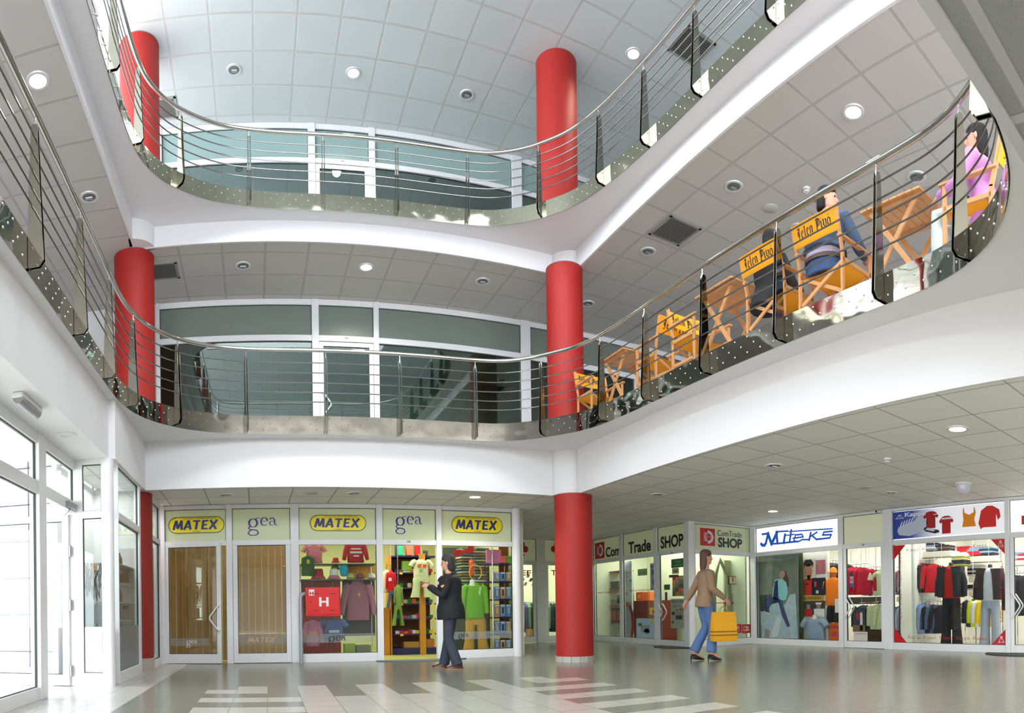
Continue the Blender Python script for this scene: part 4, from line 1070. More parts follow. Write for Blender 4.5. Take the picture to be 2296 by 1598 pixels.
def shelf(F, x0, x1, y, d0, d1, m, lab, th=.025, group=None):
    """a board from depth d0 to d1 behind the front; its near edge appears at height y"""
    a0, a1 = F.sz(x0, y, -d0)[0], F.sz(x1, y, -d0)[0]; z = F.sz((x0 + x1) / 2, y, -d0)[1]
    o = obj('shelf_board', M().box((0, 0, -th), (a1 - a0, d1 - d0, 0)), m, label=lab, cat='shelf', group=group, bev=.003); o.matrix_world = F.mtx(a0, z, -d0)
    for x in (.02, a1 - a0 - .02): obj('shelf_upright', M().box((x - .008, d1 - d0 - .016, -z + .008), (x + .008, d1 - d0, -th)), chrome, o)
    return z
def panel(F, x0, y0, x1, y1, d, th, m, lab, name='panel', cat='panel', group=None):
    a0, a1, z0, z1 = F.rect(x0, y0, x1, y1, -d); z0 = max(z0, .01) if z0 > .45 else .01
    o = obj(name, M().box((0, 0, 0), (a1 - a0, th, z1 - z0)), m, label=lab, cat=cat, group=group); o.matrix_world = F.mtx(a0, z0, -d); return o
dk_sh = plain(52, 50, 56, .4); wood_o = mat('orange_wood', S(196, 134, 40), .45, noise=.12, nscale=6); navy_s = plain(28, 26, 84, .4); wood_b = mat('brown_panel', S(124, 72, 40), .5, noise=.1, nscale=4)

# --- window with the hydrant box
panel(FM, 676, 1298, 764, 1462, .55, .03, plain(168, 16, 18, .6), 'red upright backing panel behind the hydrant box')
panel(FM, 768, 1302, 841, 1425, .60, .03, plain(14, 12, 14, .6), 'black backing panel behind the mauve hoodie')
panel(FM, 777, 1267, 842, 1296, .55, .03, plain(220, 150, 20, .6), 'orange backing strip behind the three caps')
shelf(FM, 674, 842, 1263, .15, .55, dk_sh, 'upper dark shelf under the red sweatshirt', group='shelves of the hydrant box window')
shelf(FM, 674, 842, 1298, .12, .5, dk_sh, 'lower dark shelf under the row of caps', group='shelves of the hydrant box window')
garment(FM, 'short', 680, 1221, 729, 1262, .25, (208, 120, 130), 'pale pink jacket standing at the top left of the hydrant box window', 'jacket', hang=False)
garment(FM, 'long', 769, 1219, 825, 1261, .25, (178, 24, 40), 'red printed sweatshirt on the upper shelf of the hydrant box window', hang=False, prints=[((225, 200, 190), [(-.2, -.25), (.2, -.25), (.2, -.32), (-.2, -.32)]), ((225, 200, 190), [(-.24, -.42), (.24, -.42), (.24, -.52), (-.24, -.52)]), ((225, 200, 190), [(-.1, -.62), (.12, -.62), (.12, -.70), (-.1, -.70)])])
garment(FM, None, 675, 1246, 706, 1291, .12, (60, 96, 46), 'green waistcoat hanging at the left edge of the hydrant box window', 'waistcoat', prints=[((210, 190, 40), [(-.1, -.2), (.1, -.2), (.1, -.4), (-.1, -.4)])])
hat(FM, 'bucket', 742, 1250, 763, 1261, .3, (190, 40, 48), 'small red sun hat on the upper shelf, left of the red sweatshirt')
hat(FM, 'bucket', 696, 1275, 731, 1297, .25, (168, 40, 56), 'dotted red sun hat on the lower shelf above the hydrant box', (190, 60, 70))
hat(FM, 'bucket', 734, 1275, 764, 1297, .22, (235, 232, 225), 'white sun hat with pink brim on the lower shelf', (214, 120, 150))
hat(FM, 'cap', 741, 1266, 762, 1277, .33, (110, 140, 50), 'green cap standing behind the white sun hat')
a, z = FM.sz(771, 1278, -.2)
q = M().rings([oval(0, 0, zz, rx, ry, 14) for zz, rx, ry in ((-.12, .03, .03), (-.10, .07, .04), (0, .085, .05), (.08, .075, .045), (.12, .03, .03))])
put('soft_toy', q, cloth(30, 160, 190), FM, a, z, -.2, label='turquoise baby bonnet leaning beside the white sun hat', cat='hat', smooth=True)
for i, (x, c1, c2, l) in enumerate(((786, (200, 180, 90), (110, 150, 60), 'yellow and green cap at the left of the cap row'), (808, (150, 60, 50), (90, 30, 40), 'dark red cap in the middle of the cap row'), (833, (228, 224, 205), (170, 110, 80), 'white cap at the right of the cap row'))):
    hat(FM, 'cap', x - 10, 1284, x + 10, 1297, .25, c1, l, c2)
garment(FM, 'long', 762, 1304, 843, 1390, .3, (166, 96, 118), 'mauve hooded sweatshirt hanging beside the hydrant box', 'hoodie', hood=True, bw=.62, prints=[((200, 190, 40), [(-.02, -.33), (.02, -.28), (.05, -.33), (.02, -.40)])])
garment(FM, 'long', 680, 1389, 723, 1448, .3, (214, 110, 158), 'pink long sleeved top hanging under the hydrant box', prints=[((215, 130, 60), [(-.2, -.45), (.2, -.45), (.2, -.55), (-.2, -.55)])])
garment(FM, 'short', 719, 1388, 777, 1432, .32, (70, 88, 150), 'blue short sleeved shirt hanging right below the hydrant box', 'tshirt', prints=[((190, 200, 215), [(-.2, -.55), (.2, -.55), (.2, -.68), (-.2, -.68)])])
box_item(FM, 773, 1443, 797, 1463, .35, .3, (150, 160, 70), 'green and orange box on the window floor under the hoodie', 'goods_box', 'box')
box_item(FM, 799, 1446, 832, 1463, .35, .3, (110, 104, 84), 'brown box on the window floor under the hoodie', 'goods_box', 'box')

# --- open doorway: gondola with goods
def gondola():
    D0 = 1.45
    aL, aR = FM.sz(876, 1400, -D0)[0], FM.sz(978, 1400, -D0)[0]
    t = thing('shelf_unit', 'orange wood shop shelving with navy edged shelves inside the open doorway', 'shelving'); t.matrix_world = FM.mtx(aL, 0, -D0)
    w = aR - aL; top = FM.sz(930, 1244, -D0)[1]
    obj('side_panel', M().box((0, 0, .01), (.03, .5, top)), wood_o, t); obj('back_panel', M().box((.03, .5, .01), (w, .53, top)), wood_b, t)
    px = FM.sz(938, 1300, -D0)[0] - aL
    obj('upright', M().box((px, -.10, .01), (px + .13, 0, top + .02)), wood_o, t)
    zs = []
    for k, y in enumerate((1246, 1283, 1317, 1352, 1386, 1420, 1452)):
        z = FM.sz(930, y, -D0)[1]; zs.append(z)
        q = M(); pts = [(0.03, .5), (0.03, .0), (.12, -.07), (w, -.07), (w, .5)]; q.prism(pts, z - .03, z) if k < 6 else q.prism(pts, .01, z)
        obj('shelf', q, navy_s, t)
    return aL, w, zs, D0
aL, gw, gz, gd = gondola()
pal = [(190, 40, 50), (60, 120, 50), (225, 225, 215), (200, 60, 110), (30, 30, 34), (230, 200, 40), (240, 120, 40), (60, 130, 140), (120, 60, 100), (200, 190, 150)]
def bundle(F, a, z, d, w, h, dep, c, lab, grp, name='folded_garment', cat='folded clothing', rz=0):
    q = M(); q.rings([[(x + RG.uniform(-.004, .004), y, zz) for x, y in ((-w / 2 * s_, 0), (0, -.012 * s_), (w / 2 * s_, 0), (w / 2 * s_, dep), (-w / 2 * s_, dep))] for zz, s_ in ((0, .92), (h * .15, 1), (h * .8, 1), (h, .88))])
    o = obj(name, q, cloth(*c), label=lab, cat=cat, group=grp, smooth=True); o.matrix_world = F.mtx(a, z, d) @ Matrix.Rotation(rz, 4, 'Z'); return o
SHN = ['top', 'second', 'third', 'fourth', 'fifth', 'sixth']
for k in range(1, 6):
    z = gz[k + 1] if k + 1 < 7 else .1
    z = gz[k]
    n = 9
    for i in range(n):
        a = aL + .10 + (gw - .16) * (i + .5) / n
        if abs(a - (FM.sz(946, 1300, -gd)[0])) < .05: continue
        hh = RG.uniform(.05, .11); c = pal[(i * 3 + k * 4 + RG.randrange(3)) % len(pal)]
        bundle(FM, a, z, -gd - .02, (gw - .2) / n, hh, .3, c, 'small bright bundles of children clothes on the navy edged shelves inside the doorway', 'bundles on the doorway shelving', rz=RG.uniform(-.2, .2))
    for x in (899, 948 + 22):
        a = FM.sz(x, 1300, -gd + .08)[0]
        o = obj('price_tag', F_rect(.07, .045), plain(235, 200, 20), label='yellow price tags clipped to the navy shelf edges inside the doorway', cat='price tag', group='price tags of the doorway shelving'); o.matrix_world = FM.mtx(a - .03, z - .045, -gd + .075)
for x0, x1, c, l in ((887, 904, (40, 70, 90), 'dark blue bag standing on top of the doorway shelving'), (894, 904, (60, 200, 150), 'mint green tube on top of the doorway shelving'), (911, 925, (215, 130, 100), 'salmon bag on top of the doorway shelving'), (931, 943, (205, 20, 30), 'red carton on top of the doorway shelving'), (951, 960, (70, 70, 60), 'small grey box on top of the doorway shelving')):
    y0 = {887: 1220, 894: 1223, 911: 1219, 931: 1218, 951: 1233}[x0]
    box_item(FM, x0, y0, x1, 1245, gd + (.1 if x0 == 894 else .2), .12, c, l, 'goods_box', 'box', bev=.012)
box_item(FM, 902, 1257, 924, 1279, gd + .0, .15, (120, 165, 60), 'green gift bags on the second shelf of the doorway shelving', 'goods_box', 'box', bev=.01)
garment(FM, 'short', 921, 1254, 967, 1294, gd - .22, (206, 214, 170), 'pale green pyjama top with orange print hanging in the doorway', 'pyjama_shirt', prints=[((200, 90, 50), [(-.22, -.3), (-.02, -.25), (-.02, -.45), (-.2, -.48)]), ((205, 80, 50), [(.05, -.28), (.25, -.3), (.2, -.48), (.04, -.45)]), ((130, 170, 80), [(-.12, -.55), (.04, -.52), (.04, -.72), (-.14, -.7)])])
garment(FM, 'pants', 924, 1293, 967, 1339, gd - .22, (190, 205, 150), 'pale green pyjama trousers hanging under the matching top', 'pyjama_trousers', hang=False)
garment(FM, 'long', 865, 1279, 888, 1326, gd - .3, (200, 20, 36), 'red child jacket with white badge hanging left inside the doorway', 'jacket', prints=[((230, 230, 230), [(-.3, -.35), (.0, -.35), (.0, -.5), (-.3, -.5)])], bw=.7)
garment(FM, None, 858, 1277, 876, 1328, gd - .2, (214, 220, 190), 'cream blouse hanging at the left edge of the doorway', 'blouse')
garment(FM, 'pants', 871, 1324, 884, 1362, gd - .3, (64, 88, 112), 'small blue jeans hanging under the red child jacket', 'jeans', hang=False)
garment(FM, 'long', 883, 1311, 903, 1358, gd - .35, (120, 150, 66), 'green child shirt hanging before the doorway shelving', 'shirt', bw=.7)
garment(FM, 'pants', 883, 1356, 902, 1402, gd - .35, (104, 142, 56), 'green child trousers hanging under the green shirt', 'trousers', hang=False)
box_item(FM, 853, 1362, 874, 1386, gd, .5, (176, 122, 40), 'low orange counter block left inside the doorway', 'counter', 'counter', mt=wood_o)
box_item(FM, 906, 1438, 944, 1452, gd - .02, .3, (160, 120, 50), 'flat cardboard tray on the bottom shelf of the doorway shelving', 'cardboard_tray', 'box')
box_item(FM, 956, 1432, 974, 1452, gd - .02, .3, (176, 112, 40), 'small orange carton on the bottom shelf right of the wooden upright', 'goods_box', 'box')

# --- window with the green blouse
panel(FM, 1120, 1224, 1146, 1456, .62, .02, wood_b, 'brown back panel behind the boxed hosiery')
panel(FM, 995, 1228, 1098, 1456, 1.3, .03, plain(60, 70, 56, .7), 'dark green backing far behind the green blouse')
q = M(); a, _ = FM.sz(1105, 1340, -.22); c = FM.pt(a, 0, -.22); zb_, zt_ = .15, FM.sz(1102, 1224, -.22)[1]
tag(obj('display_pole', M().tube([(c.x, c.y, .15), (c.x, c.y, zt_)], .014, 12), chrome, smooth=True), 'chrome pole carrying the hosiery shelves in the right window', 'pole')
for k, y in enumerate((1263, 1303, 1343, 1383, 1421, 1457)):
    shelf(FM, 1098, 1147, y, .24, .6, navy_s, 'navy hosiery shelf in the right window, %s from the top' % ['first', 'second', 'third', 'fourth', 'fifth', 'sixth'][k], group='hosiery shelves')
rows = {1302: (1282, 'second'), 1342: (1315, 'third'), 1382: (1354, 'fourth'), 1420: (1392, 'fifth'), 1456: (1434, 'bottom')}
for yb, (yt, nm) in rows.items():
    for i, x in enumerate((1109, 1122, 1135)):
        c = [(90, 130, 190), (176, 140, 110), (120, 140, 170)][(i + (yb // 40)) % 3]
        box_item(FM, x, yt, x + 11.5, yb, .3, .06, c, '%s hosiery box on the %s navy shelf from the top' % (['left', 'middle', 'right'][i], nm), 'hosiery_box', 'box', 'hosiery boxes', stripes=[((205, 190, 175) if i != 1 else (40, 36, 40), (.35, .25, .65, .75)), ((220, 220, 228), (.1, .84, .9, .93))])
for i, (x0, x1, c) in enumerate(((1091, 1104, (214, 120, 170)), (1106, 1124, (205, 110, 165)), (1124, 1136, (220, 90, 80)), (1137, 1147, (90, 150, 60)))):
    box_item(FM, x0, 1232 if i < 2 else 1246, x1, 1262, .3, .06, c, ['left pink packet', 'right pink packet', 'orange red carton', 'small green carton'][i] + ' on the top navy shelf of the right window', 'packet', 'packet', bev=.01)
for k in range(13):
    y = 1232 + k * 6.5; a0_, z_ = FM.sz(1066 - 3 * (k % 2), y, -.75)
    for j in range(2):
        bundle(FM, a0_ + (j - .5) * .30, z_, -.75, .28, .036, .28, [(120, 140, 120), (196, 190, 130), (90, 120, 130), (200, 200, 190), (150, 120, 80)][(k + j * 2) % 5], 'folded shirts stacked high behind the green blouse', 'folded shirts behind the green blouse', rz=R(8))
panel(FM, 1030, 1316, 1100, 1322, .75, .3, dk_sh, 'dark board carrying the folded shirts behind the green blouse', 'shelf_board', 'shelf')
q = flat([(0, 0), (.34, .12), (.42, .10), (.42, .26), (.34, .24), (.30, .2), (0, .16)]).v
a, z = FM.sz(1018, 1249, -.25)
put('pennant', M().prism([(0, 0), (.32, .10), (.42, .10), (.42, .24), (.30, .24), (.28, .17), (0, .14)], -.01, .01, 'y'), cloth(205, 24, 24), FM, a, z, -.25, label='red cloth pennant hanging at the top left of the right window', cat='cloth')
garment(FM, 'long', 1032, 1306, 1095, 1386, .22, (112, 172, 30), 'bright green blouse hanging in the right window', 'blouse', hang=False, bw=.68, spread=.03, prints=[((200, 220, 170), [(.15, -.12), (.22, -.12), (.16, -.38), (.10, -.3)])])
garment(FM, 'pants', 1042, 1384, 1092, 1458, .26, (186, 140, 40), 'mustard trousers hanging under the green blouse', 'trousers', hang=False)
a, z = FM.sz(1059, 1310, -.22)
put('neck_form', M().rings([oval(0, 0, zz, rx, rx * .8, 16) for zz, rx in ((-.03, .09), (.02, .055), (.09, .045), (.10, .03))]), plain(210, 215, 205, .3), FM, a, z, -.22, label='white neck form above the green blouse', cat='display form', smooth=True)
a, z = FM.sz(1066, 1283, -.3)
q = M(); q.tube([(math.cos(R(t)) * .13, 0, math.sin(R(t)) * .15) for t in range(-60, 241, 20)], .012, 8)
put('bentwood_hanger', q, plain(214, 160, 30, .4), FM, a, z, -.3, label='yellow bent hoop hanger above the green blouse', cat='hanger', smooth=True)
garment(FM, None, 1052, 1253, 1063, 1290, .4, (220, 80, 40), 'orange apron hanging above the green blouse', 'apron')

# --- passage shop
q = M(); a0, z0 = FB.sz(1165, 1350, -1.0); a1, _ = FB.sz(1205, 1350, -1.0)
tag(obj('clothes_rail', M().tube([tuple(FB.pt(a0 - .2, z0, -1.0)), tuple(FB.pt(a1 + .8, z0, -1.0))], .015, 8), chrome), 'chrome clothes rail inside the shop with the club sign', 'clothes rail')
for i in range(12):
    a, z = FB.sz(1163 + i * 7.2, 1352, -1.0)
    c = [(60, 90, 60), (200, 160, 140), (70, 70, 140), (110, 140, 110), (24, 40, 44), (30, 36, 60)][i % 6]
    t = thing('coat', 'coats and dresses packed on the rail in the shop with the club sign', 'clothing', group='clothes on the passage shop rail'); t.matrix_world = FB.mtx(a, z, -1.0) @ Matrix.Rotation(R(70), 4, 'Z')
    obj('cloth', jit(shirt_m(.40, .85, 'long', spread=.02), .006, i), cloth(*c), t, smooth=True)
for i in range(7):
    a, z = FB.sz(1164 + i * 6, 1296 + (i % 3) * 9, -.6)
    put('shoe', M().rings([oval(x, 0, .02 + hz, .05, .045, 10) for x, hz in ((0, 0),)] + [oval(.03, 0, .06, .045, .04, 10), oval(.05, 0, .12, .035, .035, 10)]), plain(*[(60, 80, 100), (30, 30, 30), (90, 110, 90)][i % 3]), FB, a, z, -.6, label='dark shoes displayed behind the first passage shop door', cat='shoe', group='shoes in the passage shop', smooth=True)
box_item(FB, 1187, 1410, 1199, 1428, .5, .3, (176, 130, 90), 'tan cardboard box low behind the passage shop door', 'cardboard_box', 'box')

# --- electronics shop
for k, y in enumerate((1281, 1319, 1357, 1396)):
    shelf(FT, 1335, 1398, y, .5, .85, plain(150, 60, 40, .4), '%s glass and red shelf in the first side window' % ['top', 'second', 'third', 'lowest'][k], group='electronics side shelves')
tag(obj('backing_board', FT.box(M(), FT.sz(1336, 1350, -.9)[0], FT.sz(1398, 1350, -.9)[0], .1, 2.1, -.95, -.9), plain(128, 134, 104, .6)), 'pale green backing behind the first side window of the electronics shop', 'panel')
for (x0, y0, x1, y1, c, l) in ((1361, 1303, 1386, 1319, (70, 76, 70), 'grey camera box on the second shelf of the side window'), (1383, 1333, 1398, 1352, (90, 110, 110), 'tilted grey phone on the third shelf of the side window'), (1357, 1344, 1393, 1357, (150, 150, 120), 'flat grey player on the third shelf of the side window'),
                               (1361, 1363, 1383, 1395, (34, 34, 34), 'black box with red screen on the lowest shelf'), (1384, 1366, 1399, 1395, (40, 30, 30), 'second black box with red screen on the lowest shelf')):
    box_item(FT, x0, y0, x1, y1, .55, .2, c, l, 'electronic_device', 'device', stripes=[((190, 40, 36), (.12, .15, .88, .85))] if y0 > 1360 else None)
o = panel(FT, 1400, 1258, 1417, 1430, .12, .03, plain(205, 205, 220, .4), 'white upright board with the word vip in the side window', 'display_board', 'board')
a0, a1, z0, z1 = FT.rect(1403, 1299, 1413, 1306, -.11)
put('lettering', text_m('vip', a1 - a0, z1 - z0), blackv, FT, a0, z0, -.115, label='small black word vip on the white upright board', cat='sign')
q = M(); A0 = FT.sz(1401, 1428, -.10)
for pts, w in (([(1401, 1352), (1411, 1356), (1417, 1376), (1419, 1400), (1416, 1428)], .12),): ribbon(q, [(FT.sz(x, y, -.10)[0] - A0[0], FT.sz(x, y, -.10)[1] - A0[1]) for x, y in pts], w, w)
put('red_figure', q, redv, FT, A0[0], A0[1], -.105, label='red curved cut out stuck low on the white upright board', cat='sticker')
q = M(); a, z = FT.sz(1405, 1331, -.1)
for k in range(12): an = R(30 * k); q.add([(.03 * math.cos(an - .2), 0, .03 * math.sin(an - .2)), (.10 * math.cos(an), 0, .10 * math.sin(an)), (.03 * math.cos(an + .2), 0, .03 * math.sin(an + .2)), (0, 0, 0)], [(0, 1, 2, 3)])
put('red_star', q, redv, FT, a, z, -.105, label='small red sunburst on the white upright board', cat='sticker')
box_item(FT, 1418, 1346, 1478, 1428, 1.0, .6, (110, 26, 18), 'dark red counter inside the electronics shop', 'counter', 'counter')
box_item(FT, 1426, 1327, 1441, 1346, 1.02, .15, (226, 96, 20), 'left orange box standing on the dark red counter', 'orange_box', 'box', stripes=[((240, 160, 60), (.3, .3, .7, .7))])
box_item(FT, 1442, 1327, 1457, 1346, 1.02, .15, (230, 104, 24), 'right orange box standing on the dark red counter', 'orange_box', 'box')
box_item(FT, 1456, 1362, 1474, 1378, .7, .1, (210, 140, 60), 'orange carton with a phone before the dark red counter', 'orange_box', 'box', stripes=[((40, 40, 40), (.4, .2, .6, .7))])
def poster(F, x0, y0, x1, y1, d, col, lab, shapes=(), name='poster', words=()):
    a0, a1, z0, z1 = F.rect(x0, y0, x1, y1, d); w, h = a1 - a0, z1 - z0
    o = put(name, M().box((0, 0, 0), (w, .004, h)), plain(*col), F, a0, z0, d, label=lab, cat='poster')
    for c, pts in shapes: obj('printed_shape', flat([(p[0] * w, p[1] * h) for p in pts], -.0015), plain(*c), o)
    for s_, c, (u0, w0, u1, w1) in words:
        q = text_m(s_, (u1 - u0) * w, (w1 - w0) * h, .01); q.xform(Matrix.Translation((u0 * w, -.002, w0 * h))); obj('lettering', q, plain(*c), o)
    return o
def rc(x0, y0, x1, y1): return [(x0, y0), (x1, y0), (x1, y1), (x0, y1)]
poster(FT, 1427, 1386, 1470, 1430, .012, (176, 200, 220), 'pale blue poster with a grey camera low on the electronics shop pane', [((150, 156, 162), rc(.25, .3, .7, .65)), ((90, 96, 100), [(.55 + .14 * math.cos(R(t)), .35 + .14 * math.sin(R(t))) for t in range(0, 360, 30)]), ((60, 110, 60), rc(.1, .6, .3, .75)), ((225, 200, 60), rc(.78, .74, .92, .88))])
poster(FT, 1458, 1262, 1473, 1322, .012, (150, 162, 176), 'tall pale poster of phones beside the electronics shop door', [((70, 80, 96), rc(.3, .55, .6, .75)), ((70, 80, 96), rc(.35, .2, .65, .4)), ((60, 70, 90), rc(.1, .86, .9, .9))])
poster(FT, 1430, 1275, 1451, 1290, -.02, (186, 206, 150), 'small pale green notice hanging in the electronics shop pane', words=[('14 ANDJELA', (40, 60, 40), (.1, .25, .9, .5))])
poster(FT, 1504, 1342, 1536, 1408, -.06, (200, 200, 190), 'white poster with red percent offer on the electronics shop door', [((60, 60, 60), rc(.06, .45, .3, .56)), ((70, 80, 76), rc(.35, .3, .8, .44)), ((190, 40, 40), [(.15 + .07 * math.cos(R(t)), .2 + .05 * math.sin(R(t))) for t in range(0, 360, 40)])],
       words=[('Zelite li brzi', (40, 40, 50), (.05, .88, .85, .95)), ('racunar na kredit', (190, 40, 40), (.1, .72, .9, .78)), ('sa 0%', (190, 24, 30), (.35, .57, .95, .69)), ('kamate!', (190, 40, 40), (.4, .49, .8, .54))])
poster(FT, 1505, 1252, 1535, 1272, -.10, (40, 110, 50), 'green sign hanging inside the electronics shop door', words=[('Vasa', (150, 200, 150), (.25, .55, .7, .85)), ('ComTrade', (200, 220, 200), (.25, .2, .85, .38))])
poster(FT, 1507, 1273, 1522, 1286, -.05, (220, 215, 205), 'small white notice with a red figure under the green sign', [((190, 40, 40), rc(.3, .3, .75, .6))])
poster(FT, 1500, 1288, 1521, 1294, -.05, (170, 40, 34), 'narrow red strip sticker on the electronics shop door')
poster(FT, 1489, 1310, 1502, 1322, -.03, (60, 130, 80), 'small green sticker at the left edge of the electronics shop door')
poster(FT, 1491, 1327, 1496, 1345, -.03, (60, 80, 130), 'narrow blue striped sticker at the left edge of the electronics door')
pixel_text(FT, 'www.comtradeshop.com', 1340, 1324, 1391, 1331, redv, 'red web address across the first side pane of the electronics shop', cat='lettering')
pixel_text(FT, 'www.comtradeshop.com', 1411, 1319, 1466, 1327, redv, 'red web address across the second side pane of the electronics shop', cat='lettering')
for k in range(5):
    for j in range(3):
        a, z = FT.sz(1511 + j * 7, 1300 + k * 9, -1.2); o = obj('packaged_goods', M().box((-.07, 0, 0), (.07, .1, .12)), plain(*[(30, 30, 30), (140, 60, 40), (90, 80, 40), (60, 60, 60)][(k + j) % 4]), label='small packets hanging inside behind the electronics shop door', cat='packet', group='packets behind the electronics door', bev=.004); o.matrix_world = FT.mtx(a, z, -1.2)
# front pane
a0, a1, z0, z1 = FC.rect(1600, 1248, 1628, 1440, -.5)
q = M(); w, h = a1 - a0, z1 - .02
ribbon(q, [(0, 0), (.0, h * .55), (.06, h * .8), (.2, h * .97), (.42, h * .8), (.48, h * .55), (.44, h * .35)], .09)
o = put('arched_stand', q, plain(150, 150, 120, .5), FC, a0, .02, -.5, label='grey green arched display stand behind the electronics front pane', cat='display stand'); so = o.modifiers.new('thick', 'SOLIDIFY'); so.thickness = .05
o = panel(FC, 1626, 1256, 1640, 1440, .6, .06, plain(158, 162, 128, .5), 'grey green upright panel behind the framed card')
poster(FC, 1633, 1291, 1653, 1310, -.45, (208, 90, 50), 'small card in an orange frame behind the electronics front pane', [((225, 220, 200), rc(.12, .12, .88, .88)), ((80, 90, 80), rc(.45, .3, .55, .8))])
box_item(FC, 1633, 1277, 1652, 1289, .7, .2, (24, 24, 26), 'black device above the orange framed card', 'electronic_device', 'device')
box_item(FC, 1648, 1330, 1672, 1440, .9, .4, (118, 134, 124), 'tall grey green display plinth behind the electronics front pane', 'plinth', 'plinth')
box_item(FC, 1637, 1327, 1650, 1349, .65, .15, (70, 110, 130), 'blue glass jug on the shelf behind the electronics front pane', 'jug', 'jug', bev=.02)
box_item(FC, 1622, 1350, 1660, 1352, .55, .3, (190, 40, 40), 'thin red shelf behind the electronics front pane', 'shelf_board', 'shelf')
for x0, k in ((1626, 0), (1645, 1), (1664, 2)):
    a0, a1, z0, z1 = FC.rect(x0, 1399, x0 + 18, 1419, .012); w = a1 - a0; h = z1 - z0
    t = put('icon_sticker', F_rect(w, h), mat('red_sticker', (.45, .02, .02), .4), FC, a0, z0, .012, label=['first red square icon sticker, behind the walking woman', 'middle red square sticker with a phone icon', 'rightmost red square sticker with a camera icon'][k], cat='sticker', group='red icon stickers'); q = M()
    if k == 2: q = M(); ribbon(q, [(w * .2, h * .3), (w * .8, h * .3), (w * .8, h * .72), (w * .2, h * .72), (w * .2, h * .3)], w * .05, y=-.002); ribbon(q, [(w * x, h * z) for x, z in arc(.6, .5, .14, .14, 0, 360, 12)], w * .05, y=-.002)
    else: ribbon(q, [(w * .38, h * .2), (w * .62, h * .2), (w * .62, h * .8), (w * .38, h * .8), (w * .38, h * .2)], w * .05, y=-.002); ribbon(q, [(w * .44, h * .6), (w * .56, h * .6)], h * .2, y=-.002)
    obj('icon', q, whitev, t)
# ------------------------------------------------------------------ sports shop windows (right)
def KF(x, y, d=0): return FK.sz(x, y, d)
def pixpoly(F, pts, d, m, parent, off, o0, nm='printed_shape'):
    q = flat([(F.sz(x, y, d)[0] - o0[0], F.sz(x, y, d)[1] - o0[1]) for x, y in pts], off); return obj(nm, q, m, parent)
# big poster: woman seated on pale rocks
o0 = KF(1698, 1430, -.06); a1 = KF(1791, 1340, -.06)[0]; zt0 = KF(1698, 1248, -.06)[1]
w, h = a1 - o0[0], zt0 - o0[1]
pm = mat('poster_hillside', (.15, .155, .135), .35, noise=.55, nscale=5)
t = put('large_poster', M().box((0, 0, 0), (w, .006, h)), pm, FK, o0[0], o0[1], -.06, label='large photo poster of a woman in a pale blue jacket on white rocks', cat='poster')
rock = mat('poster_rock', S(170, 186, 200), .35, noise=.35, nscale=7)
def pp(pts, m, off, nm='printed_shape'): return obj(nm, flat([(KF(1690 + x / 4.7, 1140 + y / 4.7, -.06)[0] - o0[0], KF(1690 + x / 4.7, 1140 + y / 4.7, -.06)[1] - o0[1]) for x, y in pts], off), m, t)
pp([(62, 915), (150, 905), (230, 900), (230, 1010), (150, 1060), (75, 1085)], plain(26, 40, 40, .35), -.001)
pp([(72, 1085), (150, 1075), (185, 1010), (250, 990), (330, 1010), (380, 910), (440, 895), (468, 1368), (84, 1364)], rock, -.002)
pp([(120, 1260), (175, 1290), (165, 1360), (110, 1360)], plain(150, 140, 136, .35), -.003)
pp([(245, 1130), (290, 1150), (260, 1330), (200, 1360), (190, 1300)], plain(206, 212, 216, .35), -.003)
pp([(310, 650), (345, 665), (372, 760), (372, 830), (340, 800), (310, 740)], plain(58, 30, 26, .35), -.004)                       # hair
pp([(285, 655), (320, 650), (335, 690), (310, 735), (275, 745), (270, 700)], plain(172, 124, 104, .35), -.005)                     # face
pp([(230, 745), (300, 735), (345, 780), (360, 880), (340, 960), (290, 970), (255, 920), (235, 945), (195, 935), (205, 830)], plain(140, 196, 205, .35), -.005)
pp([(225, 770), (255, 750), (262, 960), (228, 965), (205, 930)], plain(26, 28, 92, .35), -.006)
pp([(120, 945), (215, 930), (265, 955), (262, 990), (168, 990), (165, 1095), (125, 1085)], plain(28, 26, 96, .35), -.006)
pp([(255, 950), (300, 965), (335, 1090), (385, 1235), (355, 1250), (300, 1130), (268, 1010)], plain(30, 28, 100, .35), -.006)
pp([(355, 1250), (385, 1240), (392, 1275), (362, 1280)], plain(190, 190, 190, .35), -.007); pp([(120, 1085), (168, 1095), (180, 1125), (120, 1115)], plain(190, 190, 190, .35), -.007)
# narrow jungle picture and white advertising column
poster(FK, 1779, 1240, 1801, 1432, -.18, (44, 66, 22), 'narrow dark green leaf picture right of the large poster', [((90, 120, 30), rc(.1, .8, .6, 1)), ((96, 110, 84), [(.1, .5), (.25, .55), (.8, .1), (.7, .05)])])
panel(FK, 1793, 1236, 1856, 1434, .35, .08, plain(226, 222, 214, .5), 'white advertising column behind the photo posters')
t = poster(FK, 1796, 1254, 1829, 1334, -.33, (200, 190, 170), 'photo poster of a dark haired player in a red shirt', [((186, 40, 36), [(.0, 0), (.95, 0), (.95, .38), (.7, .46), (.3, .46), (.02, .36)]), ((160, 104, 78), rc(.42, .42, .66, .56)), ((176, 120, 92), [(.25, .62), (.3, .52), (.5, .45), (.7, .52), (.78, .64), (.76, .82), (.5, .86), (.26, .82)]), ((24, 22, 26), [(.2, .72), (.25, .84), (.5, .8), (.78, .84), (.84, .74), (.86, .9), (.7, 1), (.32, 1), (.18, .9)]), ((225, 215, 210), rc(.28, .30, .5, .33))])
